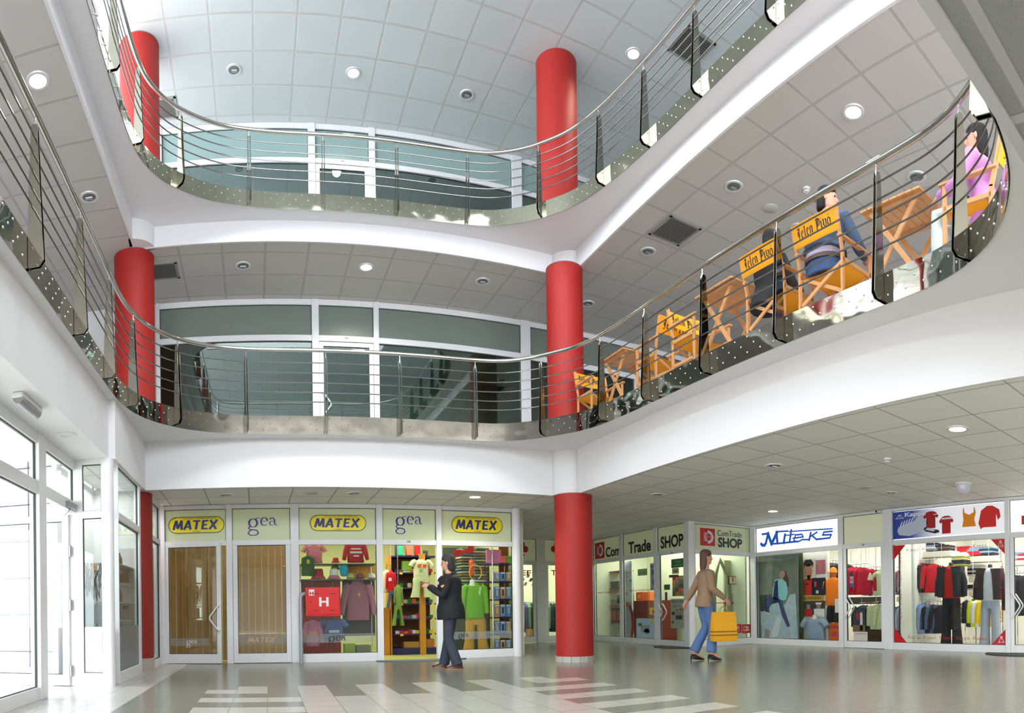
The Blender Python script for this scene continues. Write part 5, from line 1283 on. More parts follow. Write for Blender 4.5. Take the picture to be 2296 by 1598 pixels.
poster(FK, 1829, 1255, 1850, 1286, -.33, (170, 90, 120), 'small photo of a person with raised arms among a crowd', [((176, 120, 80), [(.4, .1), (.6, .1), (.62, .5), (.85, .9), (.75, .92), (.5, .6), (.3, .9), (.2, .85), (.38, .5)])])
poster(FK, 1820, 1295, 1851, 1334, -.32, (24, 20, 50), 'dark blue picture beside the red shirted player', [((190, 60, 50), rc(.2, .5, .35, .8)), ((200, 200, 200), rc(.3, .1, .5, .28))])
poster(FK, 1799, 1335, 1846, 1346, -.31, (190, 150, 50), 'yellow fan scarf with dark letters under the player poster', words=[('GUNNERS', (60, 30, 20), (.08, .25, .9, .8))], name='scarf')
poster(FK, 1801, 1347, 1850, 1382, -.33, (60, 56, 60), 'photo of two fans in red and white shirts', [((190, 36, 40), rc(.05, 0, .42, .5)), ((176, 130, 110), rc(.17, .5, .32, .78)), ((225, 225, 225), rc(.5, 0, .98, .5)), ((170, 120, 100), rc(.62, .5, .8, .78)), ((220, 220, 220), rc(.58, .78, .84, .9))])
garment(FK, 'short', 1803, 1386, 1852, 1434, .18, (142, 158, 180), 'pale blue shirt on a low bust at the foot of the white column', 'tshirt', hang=False, bw=.8)
a, z = KF(1827, 1386, -.18); put('bust_neck', M().lathe([(.07, -.02), (.055, .03), (.052, .08), (.001, .085)], n=20), plain(225, 222, 210, .3), FK, a, z, -.18, label='white neck of the bust wearing the pale blue shirt', cat='display form', smooth=True)
# mannequin in the orange jacket
a0, a1, z0, z1 = FK.rect(1842, 1271, 1892, 1395, -.40); ac = KF(1869, 1330, -.40)[0]; hz = z1 - z0
t = thing('mannequin', 'mannequin in an orange jacket, orange cap and black shorts', 'mannequin'); t.matrix_world = FK.mtx(ac, z0, -.40)
skin_m = plain(196, 120, 60, .5)
obj('body', M().rings([oval(0, 0, hz - y, rx, rx * .9, 16) for y, rx in ((.36, .12), (.28, .06), (.235, .05), (.20, .07), (.14, .082), (.08, .085), (.03, .07))]), skin_m, t, smooth=True)
cm = obj('cap', M().lathe([(.094, hz - .13), (.09, hz - .07), (.06, hz - .02), (.001, hz)], n=20), cloth(240, 150, 40), t, smooth=True)
q = M(); q.box((-.07, -.17, hz - .135), (.07, -.06, hz - .125)); obj('peak', q, cloth(240, 150, 40), cm, bev=.01)
q = shirt_m(.46, .66, 'long', .22, .06); q.xform(Matrix.Translation((0, 0, hz - .24))); obj('jacket', q, cloth(240, 120, 10), t, smooth=True)
q = pants_m(.36, .40, .2, .03, 1.2); q.xform(Matrix.Translation((0, 0, .40))); obj('shorts', q, cloth(18, 18, 18), t, smooth=True)
q = M()
for s_ in (-1, 1): q.tube([(s_ * .1, 0, .1), (s_ * .11, 0, -z0 + .45), (s_ * .11, 0, -z0 + .02)], [.06, .05, .035], 12)
obj('legs', q, skin_m, t, smooth=True)
poster(FK, 1862, 1396, 1892, 1436, -.2, (214, 84, 24), 'orange banner with blue lettering at the feet of the mannequin', words=[('SALE', (80, 50, 120), (.15, .7, .85, .85)), ('20', (80, 50, 120), (.15, .25, .45, .5)), ('50', (80, 50, 120), (.55, .25, .85, .5))])
poster(FK, 1872, 1342, 1891, 1373, .012, (205, 200, 198), 'white paper notice taped beside the sports shop door')
poster(FK, 1914, 1416, 1945, 1437, .012, (200, 196, 190), 'white paper notice low on the sports shop door', words=[('OBAVESTENJE', (90, 90, 90), (.1, .7, .9, .85))])
poster(FK, 1906, 1283, 1913, 1316, .012, (160, 160, 170), 'column of small payment stickers on the sports shop door', [((40, 80, 150), rc(0, 0, 1, .28)), ((190, 60, 50), rc(.2, .4, .8, .6)), ((40, 44, 60), rc(0, .72, 1, 1))])
poster(FK, 1912, 1362, 1940, 1416, -.55, (60, 64, 80), 'photo board of two standing people behind the sports shop door', [((190, 40, 50), rc(.32, .5, .5, .78)), ((40, 40, 110), rc(.34, .3, .5, .5)), ((220, 210, 200), [(.58, .05), (.8, .05), (.78, .8), (.6, .8)]), ((130, 110, 90), rc(0, 0, 1, .28))])
# clothes rails of the first sports shop
def rail_row(F, xs, ytop, d, wpx, hpx, cols, lab, grp, nm, rz=R(55), kind='long', bar=True):
    for i, x in enumerate(xs):
        a, z = F.sz(x, ytop + (i * .6), -d - .02 * i); hh = z - F.sz(x, ytop + hpx, -d)[1]
        t = thing(nm, lab, 'clothing', group=grp); t.matrix_world = F.mtx(a, z, -d - .02 * i) @ Matrix.Rotation(rz, 4, 'Z')
        bw = .40; obj('cloth', jit(shirt_m(bw, hh, kind, spread=.02), .005, i), cloth(*cols[i % len(cols)]), t, smooth=True); hanger(t, bw)
    if bar:
        p, e = F.sz(xs[0] - 8, ytop - 6, -d), F.sz(xs[-1] + 8, ytop - 6, -d)
        q = M().tube([tuple(F.pt(p[0], p[1], -d)), tuple(F.pt(e[0], p[1], -d))], .012, 8)
        for g in (.1, .9): q.tube([tuple(F.pt(p[0] + (e[0] - p[0]) * g, p[1], -d)), tuple(F.pt(p[0] + (e[0] - p[0]) * g, C1 - .003, -d))], .005, 6)
        tag(obj('clothes_rail', q, chrome, smooth=True), 'chrome rail carrying the ' + lab, 'clothes rail')
rail_row(FK, [1912, 1920, 1929, 1938], 1271, .55, 0, 62, [(190, 14, 50), (205, 16, 58), (180, 16, 50)], 'crimson sports jackets hanging inside the sports shop door', 'crimson jackets', 'jacket', R(25))
rail_row(FK, [1952, 1959, 1966, 1973, 1980], 1277, .75, 0, 58, [(215, 215, 175), (200, 204, 160), (28, 34, 54)], 'pale striped shirts hanging right of the crimson jackets', 'striped shirts', 'shirt', R(40), 'short')
rail_row(FK, [1936, 1944, 1952, 1960], 1357, .8, 0, 55, [(34, 38, 58), (40, 44, 64)], 'navy sweaters hanging on the lower rail inside the door', 'navy sweaters', 'sweater', R(40))
rail_row(FK, [1970, 1977, 1984], 1355, .85, 0, 55, [(206, 208, 160), (190, 196, 150)], 'cream shirts hanging at the right end of the lower rail', 'cream shirts', 'shirt', R(40))
rail_row(FK, [1860, 1867, 1874, 1881, 1888], 1262, 1.1, 0, 45, [(20, 20, 22), (30, 30, 34)], 'black jackets hanging high behind the mannequin', 'black jackets', 'jacket', R(60))
# stripes on the pale shirts are knitted in: thin raised bands
panel(FK, 1900, 1338, 1976, 1354, 2.2, .3, plain(24, 22, 22, .6), 'dark wall ledge behind the crimson jackets')
panel(FK, 1940, 1412, 1985, 1424, 1.0, .5, plain(60, 44, 26, .5), 'low dark wooden base under the navy sweaters')

# banner over the rightmost window
o0 = KF(2000, 1206, .012); a1 = KF(2244, 1160, .012)[0]
bn = bpy.data.materials.new('printed_banner'); bn.use_nodes = True; N, L = nodes_of(bn); b_ = N['Principled BSDF']; b_.inputs['Roughness'].default_value = .4
tc = N.new('ShaderNodeTexCoord'); sx = N.new('ShaderNodeSeparateXYZ'); L.new(tc.outputs['Generated'], sx.inputs[0]); rp = N.new('ShaderNodeValToRGB')
rp.color_ramp.elements[0].position = .0; rp.color_ramp.elements[0].color = (*S(24, 44, 110), 1); rp.color_ramp.elements[1].position = .45; rp.color_ramp.elements[1].color = (*S(232, 232, 238), 1); e_ = rp.color_ramp.elements.new(.18); e_.color = (*S(50, 66, 140), 1)
L.new(sx.outputs[0], rp.inputs[0]); L.new(rp.outputs[0], b_.inputs['Base Color']); L.new(rp.outputs[0], b_.inputs['Emission Color']); b_.inputs['Emission Strength'].default_value = .35  # backlight of the banner put into its print as emission
zz0 = ZK[1] + .02; zz1 = ZK[0] - .02
t = thing('banner_sign', 'printed sports banner with shirts and a white shoe over the rightmost window', 'sign'); t.matrix_world = FK.mtx(MK[2][1] + .01, zz0, .012)
bw_, bh_ = MK[3][0] - MK[2][1] - .02, zz1 - zz0
obj('sheet', F_rect(bw_, bh_), bn, t)
def bp_(pts, c, off=-.002, nm='printed_shape'): return obj(nm, flat([(p[0] * bw_, p[1] * bh_) for p in pts], off), plain(*c) if isinstance(c, tuple) else c, t)
def tee(cx, cz, w, h, col, sl=.5, off=-.003, lng=False):
    s = [(cx - w * .3, cz - h / 2), (cx + w * .3, cz - h / 2), (cx + w * .3, cz + h * .15), (cx + w * .42, cz + h * .08), (cx + w * .5, cz + h * .22), (cx + w * .3, cz + h * .45), (cx + w * .12, cz + h * .5), (cx - w * .12, cz + h * .5), (cx - w * .3, cz + h * .45), (cx - w * .5, cz + h * .22), (cx - w * .42, cz + h * .08), (cx - w * .3, cz + h * .15)]
    if lng: s = [(cx - w * .3, cz - h / 2), (cx + w * .28, cz - h / 2), (cx + w * .28, cz + h * .1), (cx + w * .36, cz - h * .2), (cx + w * .48, cz - h * .05), (cx + w * .42, cz + h * .3), (cx + w * .12, cz + h * .5), (cx - w * .12, cz + h * .5), (cx - w * .38, cz + h * .3), (cx - w * .5, cz - h * .3), (cx - w * .4, cz - h * .58), (cx - w * .3, cz - h * .5), (cx - w * .28, cz)]
    bp_(s, col, off)
tee(.36, .60, .14, .60, (160, 16, 24)); bp_(rc(.385, .76, .42, .79), (225, 225, 225), -.004)
tee(.50, .38, .13, .62, (176, 20, 26), off=-.004); bp_(rc(.46, .57, .56, .63), (225, 225, 225), -.005)
bp_([(.64, .25), (.76, .25), (.745, .5), (.76, .72), (.748, .92), (.742, .92), (.74, .74), (.70, .66), (.662, .74), (.655, .92), (.65, .92), (.645, .72), (.652, .5)], (232, 140, 10), -.003)
tee(.875, .55, .19, .72, (206, 30, 26), lng=True)
bp_([(.04, .28), (.06, .14), (.16, .08), (.28, .22), (.33, .50), (.30, .72), (.24, .74), (.2, .6), (.1, .5), (.05, .42)], (190, 198, 214), -.003)
for k in range(5): bp_([(.065 + k * .026, .44 + k * .03), (.075 + k * .026, .44 + k * .03), (.095 + k * .026, .62 + k * .03), (.085 + k * .026, .62 + k * .03)], (236, 238, 244), -.004)
bp_([(.29, .30), (.31, .20), (.40, .10), (.44, .14), (.43, .22), (.36, .28), (.32, .38)], (40, 40, 44), -.004); bp_([(.31, .26), (.38, .18), (.40, .22), (.33, .33)], (225, 225, 225), -.005)
q = text_m('Kappa', bw_ * .20, bh_ * .20, .03); q.xform(Matrix.Translation((bw_ * .115, -.006, bh_ * .74))); obj('lettering', q, whitev, t)
def omini(m, w, h, th, y=-.004, ox=0, oz=0):
    """two seated figures back to back, in outline"""
    for s_ in (1, -1):
        ribbon(m, [(ox + w * (.5 + s_ * p[0]), oz + h * p[1]) for p in ((.0, .1), (.02, .65), (.06, .95), (.14, 1.0), (.17, .88), (.12, .78), (.2, .6), (.36, .25), (.5, .04), (.4, .0), (.26, .22), (.16, .05), (.0, .1))], th, y=y)
    return m
obj('emblem', omini(M(), bw_ * .08, bh_ * .16, .010, -.006, bw_ * .025, bh_ * .73), whitev, t)
t = thing('banner_sign', 'white banner with red sports emblem over the rightmost doorway', 'sign'); t.matrix_world = FK.mtx(MK[3][1] + .02, zz0, .012)
q = text_m('Kappa', .95, .22, .03); q.xform(Matrix.Translation((.22, -.003, .06))); obj('lettering', q, redv, t)
q = M(); omini(q, .6, .32, .05, -.003, .35, .30); obj('emblem', q, redv, t)
# red corners and lettering on the pane
def tri(pts, lab, em):
    o0 = KF(*pts[0], .012); t = put('corner_sticker', flat([(KF(x, y, .012)[0] - o0[0], KF(x, y, .012)[1] - o0[1]) for x, y in pts]), redv, FK, o0[0], o0[1], .012, label=lab, cat='sticker', group='red corner stickers')
    c = [(sum(KF(x, y, .012)[i] for x, y in pts) / 3 - o0[i]) for i in (0, 1)]
    if em: obj('emblem', omini(M(), .17, .17, .010, -.003, c[0] - .085, c[1] - .09), whitev, t)
a0_, a1_ = MK[2][1] + .01, MK[3][0] - .01; zb_, zt_ = ZK[3] + .01, ZK[2] - .01
def tri2(c, sx_, sz_, lab, em, s=.30):
    t = put('corner_sticker', flat([(0, 0), (sx_ * s, 0), (0, sz_ * s)]), redv, FK, c[0], c[1], .012, label=lab, cat='sticker', group='red corner stickers')
    if em: obj('emblem', omini(M(), .13, .13, .008, -.003, sx_ * .095 - .065, sz_ * .095 - .065), whitev, t)
tri2((a0_, zt_), 1, -1, 'plain red sticker in the upper corner of the pane nearer the column', False); tri2((a1_, zt_), -1, -1, 'red emblem sticker in the far upper corner of the rightmost pane', True)
tri2((a0_, zb_), 1, 1, 'plain red sticker in the lower corner of the pane nearer the column', False); tri2((a1_, zb_), -1, 1, 'red emblem sticker in the far lower corner of the rightmost pane', True)
red_t = mat('translucent_red', (.38, .03, .06), .4); red_t.node_tree.nodes['Principled BSDF'].inputs['Alpha'].default_value = .7
def pane_word(a, z, w, rz, lab, g):
    q = text_m('Kappa', w, .085, -.0); o = obj('pane_lettering', q, red_t, label=lab, cat='lettering', group=g); o.matrix_world = FK.mtx(a, z, .012) @ Matrix.Rotation(rz, 4, 'Y')
n = 5
for k in range(n):
    pane_word(a0_ + .32 + k * (a1_ - a0_ - .62) / n, zt_ - .16, .30, 0, 'red brand words in a row along the top edge of the rightmost pane', 'words along the top of the pane')
    pane_word(a0_ + .34 + k * (a1_ - a0_ - .66) / n, zb_ + .06, .30, 0, 'red brand words in a row along the bottom edge of the rightmost pane', 'words along the bottom of the pane')
for k in range(4):
    pane_word(a0_ + .20, zb_ + .40 + k * .38, .30, R(-90), 'red brand words standing on end along the near side edge of the rightmost pane', 'words up the near edge of the pane')
    pane_word(a1_ - .13, zb_ + .72 + k * .38, .30, R(90), 'red brand words standing on end along the far side edge of the rightmost pane', 'words down the far edge of the pane')

# inside the rightmost shop: white shelving, stacks, rails, two dressed forms
wh_s = plain(222, 216, 200, .5)
panel(FK, 2035, 1218, 2048, 1440, .5, .06, plain(190, 200, 190, .5), 'white upright post close behind the rightmost pane')
def stack(x, y, d, cols, lab, grp, w=.34, n=None):
    a, z = KF(x, y, -d)
    for i, c in enumerate(cols):
        bundle(FK, a, z + i * .042, -d, w, .040, .3, c, lab, grp, rz=RG.uniform(-.04, .04))
shelf(FK, 2050, 2132, 1236, .95, 1.4, wh_s, 'thick white shelf high above the hanging track jackets', .12)
shelf(FK, 2142, 2232, 1247, 1.2, 1.6, wh_s, 'thick white shelf above the second dressed form', .12)
shelf(FK, 2172, 2200, 1292, 1.3, 1.6, wh_s, 'white shelf block left of the second dressed form, upper', .12)
shelf(FK, 2172, 2200, 1324, 1.3, 1.6, wh_s, 'white shelf block left of the second dressed form, lower', .12)
shelf(FK, 2010, 2100, 1336, .9, 1.3, wh_s, 'thick white shelf between the upper and lower rails of clothes', .12)
R4, B4, W4, K4, G4, L4 = (184, 24, 36), (120, 140, 175), (220, 218, 212), (36, 36, 42), (150, 150, 66), (200, 190, 130)
stack(2064, 1234, 1.1, [R4, R4, R4, R4], 'red folded shirts on the high white shelf', 'red stack'); stack(2088, 1234, 1.1, [B4, W4, B4, K4], 'blue and white folded shirts on the high white shelf', 'blue stack'); stack(2112, 1234, 1.1, [K4, (90, 90, 90), K4], 'dark folded shirts on the high white shelf', 'dark stack')
stack(2160, 1246, 1.35, [W4, W4, R4, R4, R4], 'red over white folded shirts on the shelf above the second dressed form', 'red over white stack'); stack(2184, 1244, 1.35, [R4, R4, B4, B4], 'blue over red folded shirts on the shelf above the second dressed form', 'blue over red stack'); stack(2210, 1243, 1.35, [K4, B4, K4, (90, 130, 140)], 'dark teal folded shirts on the shelf above the second dressed form', 'teal stack')
stack(2184, 1291, 1.4, [W4, K4, W4, K4, W4, W4], 'black and white folded shirts beside the second dressed form', 'black and white stack'); stack(2184, 1323, 1.4, [W4, K4, K4], 'dark folded trousers beside the second dressed form', 'dark trousers stack')
stack(2147, 1268, .9, [G4, K4, K4, L4, G4], 'olive and yellow folded shirts between the two dressed forms', 'olive stack', .3)
stack(2164, 1396, 1.0, [L4, (150, 160, 60), W4, (214, 130, 110), G4, L4, (210, 150, 150), G4, W4, (214, 110, 60)], 'tall stack of pale and olive folded shirts between the two dressed forms', 'tall mixed stack', .26)
def big_rail(xs, y, d, hpx, cols, lab, grp, nm, rz): rail_row(FK, xs, y, d, 0, hpx, cols, lab, grp, nm, rz)
big_rail([2060, 2068, 2076, 2084, 2092], 1262, .85, 66, [R4, R4, (40, 40, 46), K4, R4], 'red and black track jackets with white trim on the upper rail', 'track jackets', 'track_jacket', R(35))
big_rail([2020, 2030, 2040], 1278, .8, 55, [(200, 196, 210), (190, 120, 130), (190, 190, 205)], 'pale shirts hanging at the near end of the upper rail', 'pale shirts', 'shirt', R(50))
big_rail([2066, 2075, 2084, 2093, 2102, 2110], 1354, .8, 66, [(104, 148, 206), (120, 140, 180), (130, 140, 175), K4, (70, 90, 120), K4], 'light blue sweaters on the lower rail', 'blue sweaters', 'sweater', R(30))
big_rail([2024, 2036, 2046], 1356, .8, 66, [(36, 50, 80), (170, 190, 220), (60, 80, 100)], 'dark blue tops at the near end of the lower rail', 'dark blue tops', 'sweater', R(45))
big_rail([2186, 2196, 2206, 2214], 1343, 1.0, 62, [(36, 44, 70), (214, 210, 40), (230, 226, 220), (236, 200, 30)], 'blue, white and yellow football shirts on the short rail', 'football shirts', 'football_shirt', R(40))
def form(xc, ytop, ybot, d, lab, jk, inner, tr, wj=.50):
    a, zt0 = KF(xc, ytop, -d); zb0 = .02
    t = thing('dressed_form', lab, 'mannequin'); t.matrix_world = FK.mtx(a, 0, -d)
    H = zt0
    q = M(); q.rings([oval(0, 0, z, r_, r_ * .8, 14) for z, r_ in ((H - .1, .05), (H, .045), (H + .02, .02))]); obj('neck', q, plain(40, 44, 40, .4), t, smooth=True)
    q = shirt_m(wj * .86, .66, None, .22); q.xform(Matrix.Translation((0, -.01, H - .06))); obj('top', q, cloth(*inner), t, smooth=True)
    q = M()
    for s_ in (-1, 1):
        q.rings([[(s_ * x, y, H - .06 + z) for x, y in ((.06 + wid, -.13), (wj * .55, -.10), (wj * .56, .06), (wj * .3, .13), (.05, .13))] for z, wid in ((-.64, .06), (-.4, .05), (-.15, .03), (-.02, .0))])
        q.tube([(s_ * wj * .46, 0, H - .15), (s_ * wj * .62, 0, H - .38), (s_ * wj * .66, -.02, H - .68)], [.075, .065, .05], 10)
    obj('jacket', q, cloth(*jk), t, smooth=True)
    q = pants_m(.40, H - .68 - .05, .2, .04, 1.2); q.xform(Matrix.Translation((0, 0, H - .66))); obj('trousers', q, cloth(*tr), t, smooth=True)
    obj('stand', M().tube([(0, .1, .0), (0, .1, H - .6)], .015, 8), chrome, t)
form(2132, 1262, 1440, .45, 'dressed form with a red shirt, dark open jacket and black trousers', (40, 44, 48), (176, 28, 24), (18, 22, 26))
form(2220, 1266, 1440, .55, 'dressed form with a white shirt, brown open jacket and pale grey trousers', (60, 42, 44), (206, 206, 212), (160, 166, 180))
# second door bay: stacks and a dark figure
shelf(FK, 2262, 2296, 1256, 1.3, 1.7, wh_s, 'white shelf inside the rightmost doorway', .1)
stack(2276, 1255, 1.4, [B4, W4, B4, B4], 'blue folded shirts inside the rightmost doorway', 'doorway blue stack'); stack(2290, 1255, 1.4, [R4, W4, R4], 'red folded shirts inside the rightmost doorway', 'doorway red stack')
big_rail([2276, 2286, 2296], 1290, .9, 90, [K4, (30, 30, 40), K4], 'black coats hanging inside the rightmost doorway', 'black coats', 'coat', R(40))
# vitrine behind the narrow windows at the left
def vit(F, x0, x1, ys, d, labs):
    for k, y in enumerate(ys):
        shelf(F, x0, x1, y, .05, d, plain(200, 200, 205, .3), labs % ['top', 'second', 'third', 'lowest'][k], .02)
vit(FE3, 262, 307, (1268, 1310, 1350, 1390), .35, 'white %s shelf in the side display window left of the red strip')
for k, (x0, y0, x1, y1, c) in enumerate(((264, 1240, 284, 1266, (92, 66, 50)), (266, 1284, 282, 1308, (84, 60, 48)), (284, 1278, 304, 1306, (120, 90, 70)), (264, 1318, 284, 1349, (90, 50, 46)), (264, 1356, 280, 1389, (60, 50, 46)), (286, 1358, 300, 1389, (150, 150, 150)))):
    a0, a1, z0, z1 = FE3.rect(x0, y0, x1, y1, -.14)
    q = M(); w = a1 - a0; hh = z1 - z0; q.rings([oval(w / 2, .08, z, w / 2 * s_, .05, 14) for z, s_ in ((0, .95), (hh * .5, 1), (hh * .75, .8), (hh * .8, .3), (hh, .28))])
    put('handbag', q, mat('bag_%d' % k, S(*c), .5), FE3, a0, z0 + .004, -.14, label=['brown handbag on the top shelf of the side display window', 'small brown handbag on the second shelf of the side display', 'tan handbag on the second shelf of the side display, farther in', 'dark red handbag on the third shelf of the side display', 'black handbag on the lowest shelf of the side display', 'grey handbag on the lowest shelf of the side display, farther in'][k], cat='handbag', smooth=True)
for k in range(7):
    a, z = FE2.sz(192 + k * 5.2, 1262 + (k % 2) * 16, -.18); q = M(); r_ = random.Random(k)
    for j in range(6): q.tube([(r_.uniform(-.03, .03), 0, 0), (r_.uniform(-.035, .035), r_.uniform(-.01, .01), -.12), (r_.uniform(-.03, .03), 0, -.3 - .1 * r_.random())], .006, 5)
    put('bead_necklaces', q, plain(*[(140, 96, 60), (30, 30, 36), (120, 40, 50), (70, 76, 90), (190, 150, 90), (40, 44, 70), (110, 110, 120)][k]), FE2, a, z, -.18, label='strings of beads hanging in the narrow window by the entrance', cat='necklace', group='beads in the narrow window', smooth=True)
box_item(FE2, 190, 1355, 229, 1398, .3, .1, (190, 192, 200), 'pale gridded box low in the narrow window by the entrance', 'display_box', 'box')
# ------------------------------------------------------------------ cafe furniture on the middle balcony
wood_c = mat('oiled_wood', S(206, 150, 96), .45, noise=.14, nscale=9); canvas = mat('orange_canvas', S(240, 160, 8), .8, bump=.3, noise=.05, nscale=12)
BL = {'J': ([(.05, 1.35), (.3, 1.5), (.65, 1.38)], [(.45, 1.42), (.45, .25), (.25, -.15), (0, -.05)], [(.22, 1.1), (.22, .45)]),
      'e': ([(.12, .15), (.12, .85), (.32, 1), (.5, .78), (.14, .48)], [(.12, .15), (.28, 0), (.5, .16)]), 'l': ([(.02, 1.4), (.15, 1.5), (.15, .15), (.3, 0)],),
      'n': ([(0, .9), (.12, .98), (.12, .03)], [(.12, .82), (.35, 1), (.5, .85), (.5, .1), (.62, .02)]),
      'P': ([(.22, 1.45), (.22, -.2)], [(0, 1.3), (.3, 1.5), (.75, 1.3), (.75, .65), (.4, .45), (.2, .52)], [(.45, 1.4), (.45, .52)], [(0, -.12), (.45, -.08)]),
      'i': ([(.0, .9), (.12, 1), (.12, .15), (.28, 0)], [(.08, 1.28), (.2, 1.42)]), 'v': ([(0, 1.1), (.12, .95), (.12, .25), (.35, 0), (.56, .28), (.56, .85), (.42, 1.02)],),
      'o': ([(.12, .15), (.12, .85), (.35, 1), (.57, .8), (.57, .2), (.33, 0), (.12, .15)], [(.3, 1.25), (.5, 1.45)])}
def blackletter(k):
    q = M(); x = 0
    for ch in 'Jelen Pivo':
        if ch == ' ': x += .45; continue
        for st in BL[ch]: ribbon(q, [((x + a) * k, b * k) for a, b in st], .25 * k, .07 * k, R(40))
        x += max(a for st in BL[ch] for a, b in st) + .17
    q.w = x * k; return q
def make_chair():
    t = thing('folding_chair', None, 'chair'); W_, D_ = .29, .25; SH, AH, BH = .47, .68, .95
    for s_ in (-1, 1):
        obj('leg', M().bar((s_ * W_, D_, 0), (s_ * W_, D_, AH), .024, .042), wood_c, t, bev=.003)
        q = M(); q.bar((s_ * W_, -D_ + .04, 0), (s_ * W_, -D_ + .04, .55), .024, .042); q.bar((s_ * W_, -D_ + .04, .53), (s_ * W_, -D_ - .06, BH), .024, .042); obj('leg', q, wood_c, t, bev=.003)
        obj('armrest', M().box((s_ * W_ - .028, -D_ - .02, AH), (s_ * W_ + .028, D_ + .05, AH + .022)), wood_c, t, bev=.005)
        obj('side_rail', M().box((s_ * W_ - .012, -D_ + .04, SH - .02), (s_ * W_ + .012, D_, SH + .02)), wood_c, t)
        obj('side_rail', M().box((s_ * W_ - .012, -D_ + .04, .14), (s_ * W_ + .012, D_, .17)), wood_c, t)
    for y in (-D_ + .06, D_ - .03):
        for s_ in (-1, 1): obj('cross_brace', M().bar((s_ * (W_ - .02), y + .012 * s_, .16), (-s_ * (W_ - .02), y + .012 * s_, SH - .02), .036, .018, (0, 1, 0)), wood_c, t)
    q = M(); n = 10; a = [(-W_ + 2 * W_ * i / n, SH - .01 - .05 * math.sin(math.pi * i / n)) for i in range(n + 1)]
    q.add([(x, y, z + dz) for dz in (0, .004) for y in (-D_ + .05, D_ - .02) for x, z in a], [(i, i + 1, n + 2 + i, n + 1 + i) for i in range(n)] + [(2 * n + 2 + i, 3 * n + 3 + i, 3 * n + 4 + i, 2 * n + 3 + i) for i in range(n)])
    obj('seat', q, canvas, t, smooth=True)
    def by(z): return -D_ + .04 - .10 * (z - .53) / (BH - .53)
    q = M(); z0, z1 = .73, BH + .005; pts = []
    for i in range(n + 1):
        f = i / n; x = (-W_ - .02) + (2 * W_ + .04) * f; bow = -.02 * math.sin(math.pi * f); pts.append((x, bow))
    vs = [(x, by(z) + b + o_, z - (.01 * math.sin(math.pi * i / n))) for o_ in (-.018, -.014) for z in (z0, z1) for i, (x, b) in enumerate(pts)]
    k = n + 1; fs = []
    for i in range(n): fs += [(i, i + 1, k + i + 1, k + i), (2 * k + i, 3 * k + i, 3 * k + i + 1, 2 * k + i + 1), (i, 2 * k + i, 2 * k + i + 1, i + 1), (k + i, k + i + 1, 3 * k + i + 1, 3 * k + i)]
    q.add(vs, fs); bk = obj('backrest', q, canvas, t, smooth=True)
    th = math.atan2(.10, BH - .53)
    for side in (1, -1):
        L_ = blackletter(.068); L_.v = [(x - L_.w / 2, y, z) for x, y, z in L_.v]
        if side == -1: L_.v = [(-x, y, z) for x, y, z in L_.v]
        L_.v = [(x, by(.80 + z) - .02 * math.cos(x / W_ * 1.5) + (-.0205 if side == 1 else -.011), .80 + z) for x, y, z in L_.v]
        obj('lettering', L_, blackv, bk)
    return t
def make_table():
    t = thing('slatted_table', None, 'table'); q = M(); w, d, H = .34, .31, .80
    for k in range(8): q.box((-w + k * .086, -d, H - .02), (-w + k * .086 + .078, d, H))
    obj('table_top', q, wood_c, t, bev=.002)
    for y in (-d + .07, d - .07): obj('batten', M().box((-w + .02, y - .02, H - .045), (w - .02, y + .02, H - .02)), wood_c, t)
    for y in (-d + .07, d - .07):
        for s_ in (-1, 1): obj('leg', M().bar((s_ * (w - .03), y + .015 * s_ * (1 if y < 0 else -1), 0), (-s_ * (w - .10), y + .015 * s_ * (1 if y < 0 else -1), H - .04), .05, .022, (0, 1, 0)), wood_c, t)
    obj('stretcher', M().box((-w + .06, -d + .07, .06), (-w + .10, d - .07, .09)), wood_c, t)
    return t
ch = make_chair(); CH = [(5.36, 4.40, -90, 'orange canvas folding chair carrying the person in the denim jacket'), (5.36, 5.22, -90, 'orange canvas folding chair carrying the person in the black top'),
      (5.42, 6.74, 180, 'empty orange folding chair facing the table beside the person in black'), (5.42, 7.56, 0, 'empty orange folding chair with its back to another empty chair, facing the farther table'),
      (5.40, 9.38, 180, 'empty orange folding chair in front of the red column'), (5.34, 2.62, 0, 'orange folding chair carrying the person in pink at the bend of the railing')]
for i, (x, y, a, l) in enumerate(CH):
    c = ch if i == 0 else dup(ch); c.location = (x, y, FL2); c.rotation_euler = (0, 0, R(a)); c['label'] = l; c['group'] = 'folding chairs on the middle balcony'
tb = make_table()
for i, (x, y, a, l) in enumerate(((5.39, 3.49, 90, 'slatted wooden table between the person in pink and the denim jacket'), (5.32, 5.98, 90, 'slatted wooden table behind the person in the black top'), (5.38, 8.44, 90, 'slatted wooden table nearest the red column'))):
    c = tb if i == 0 else dup(tb); c.location = (x, y, FL2); c.rotation_euler = (0, 0, R(a)); c['label'] = l; c['group'] = 'slatted tables on the middle balcony'

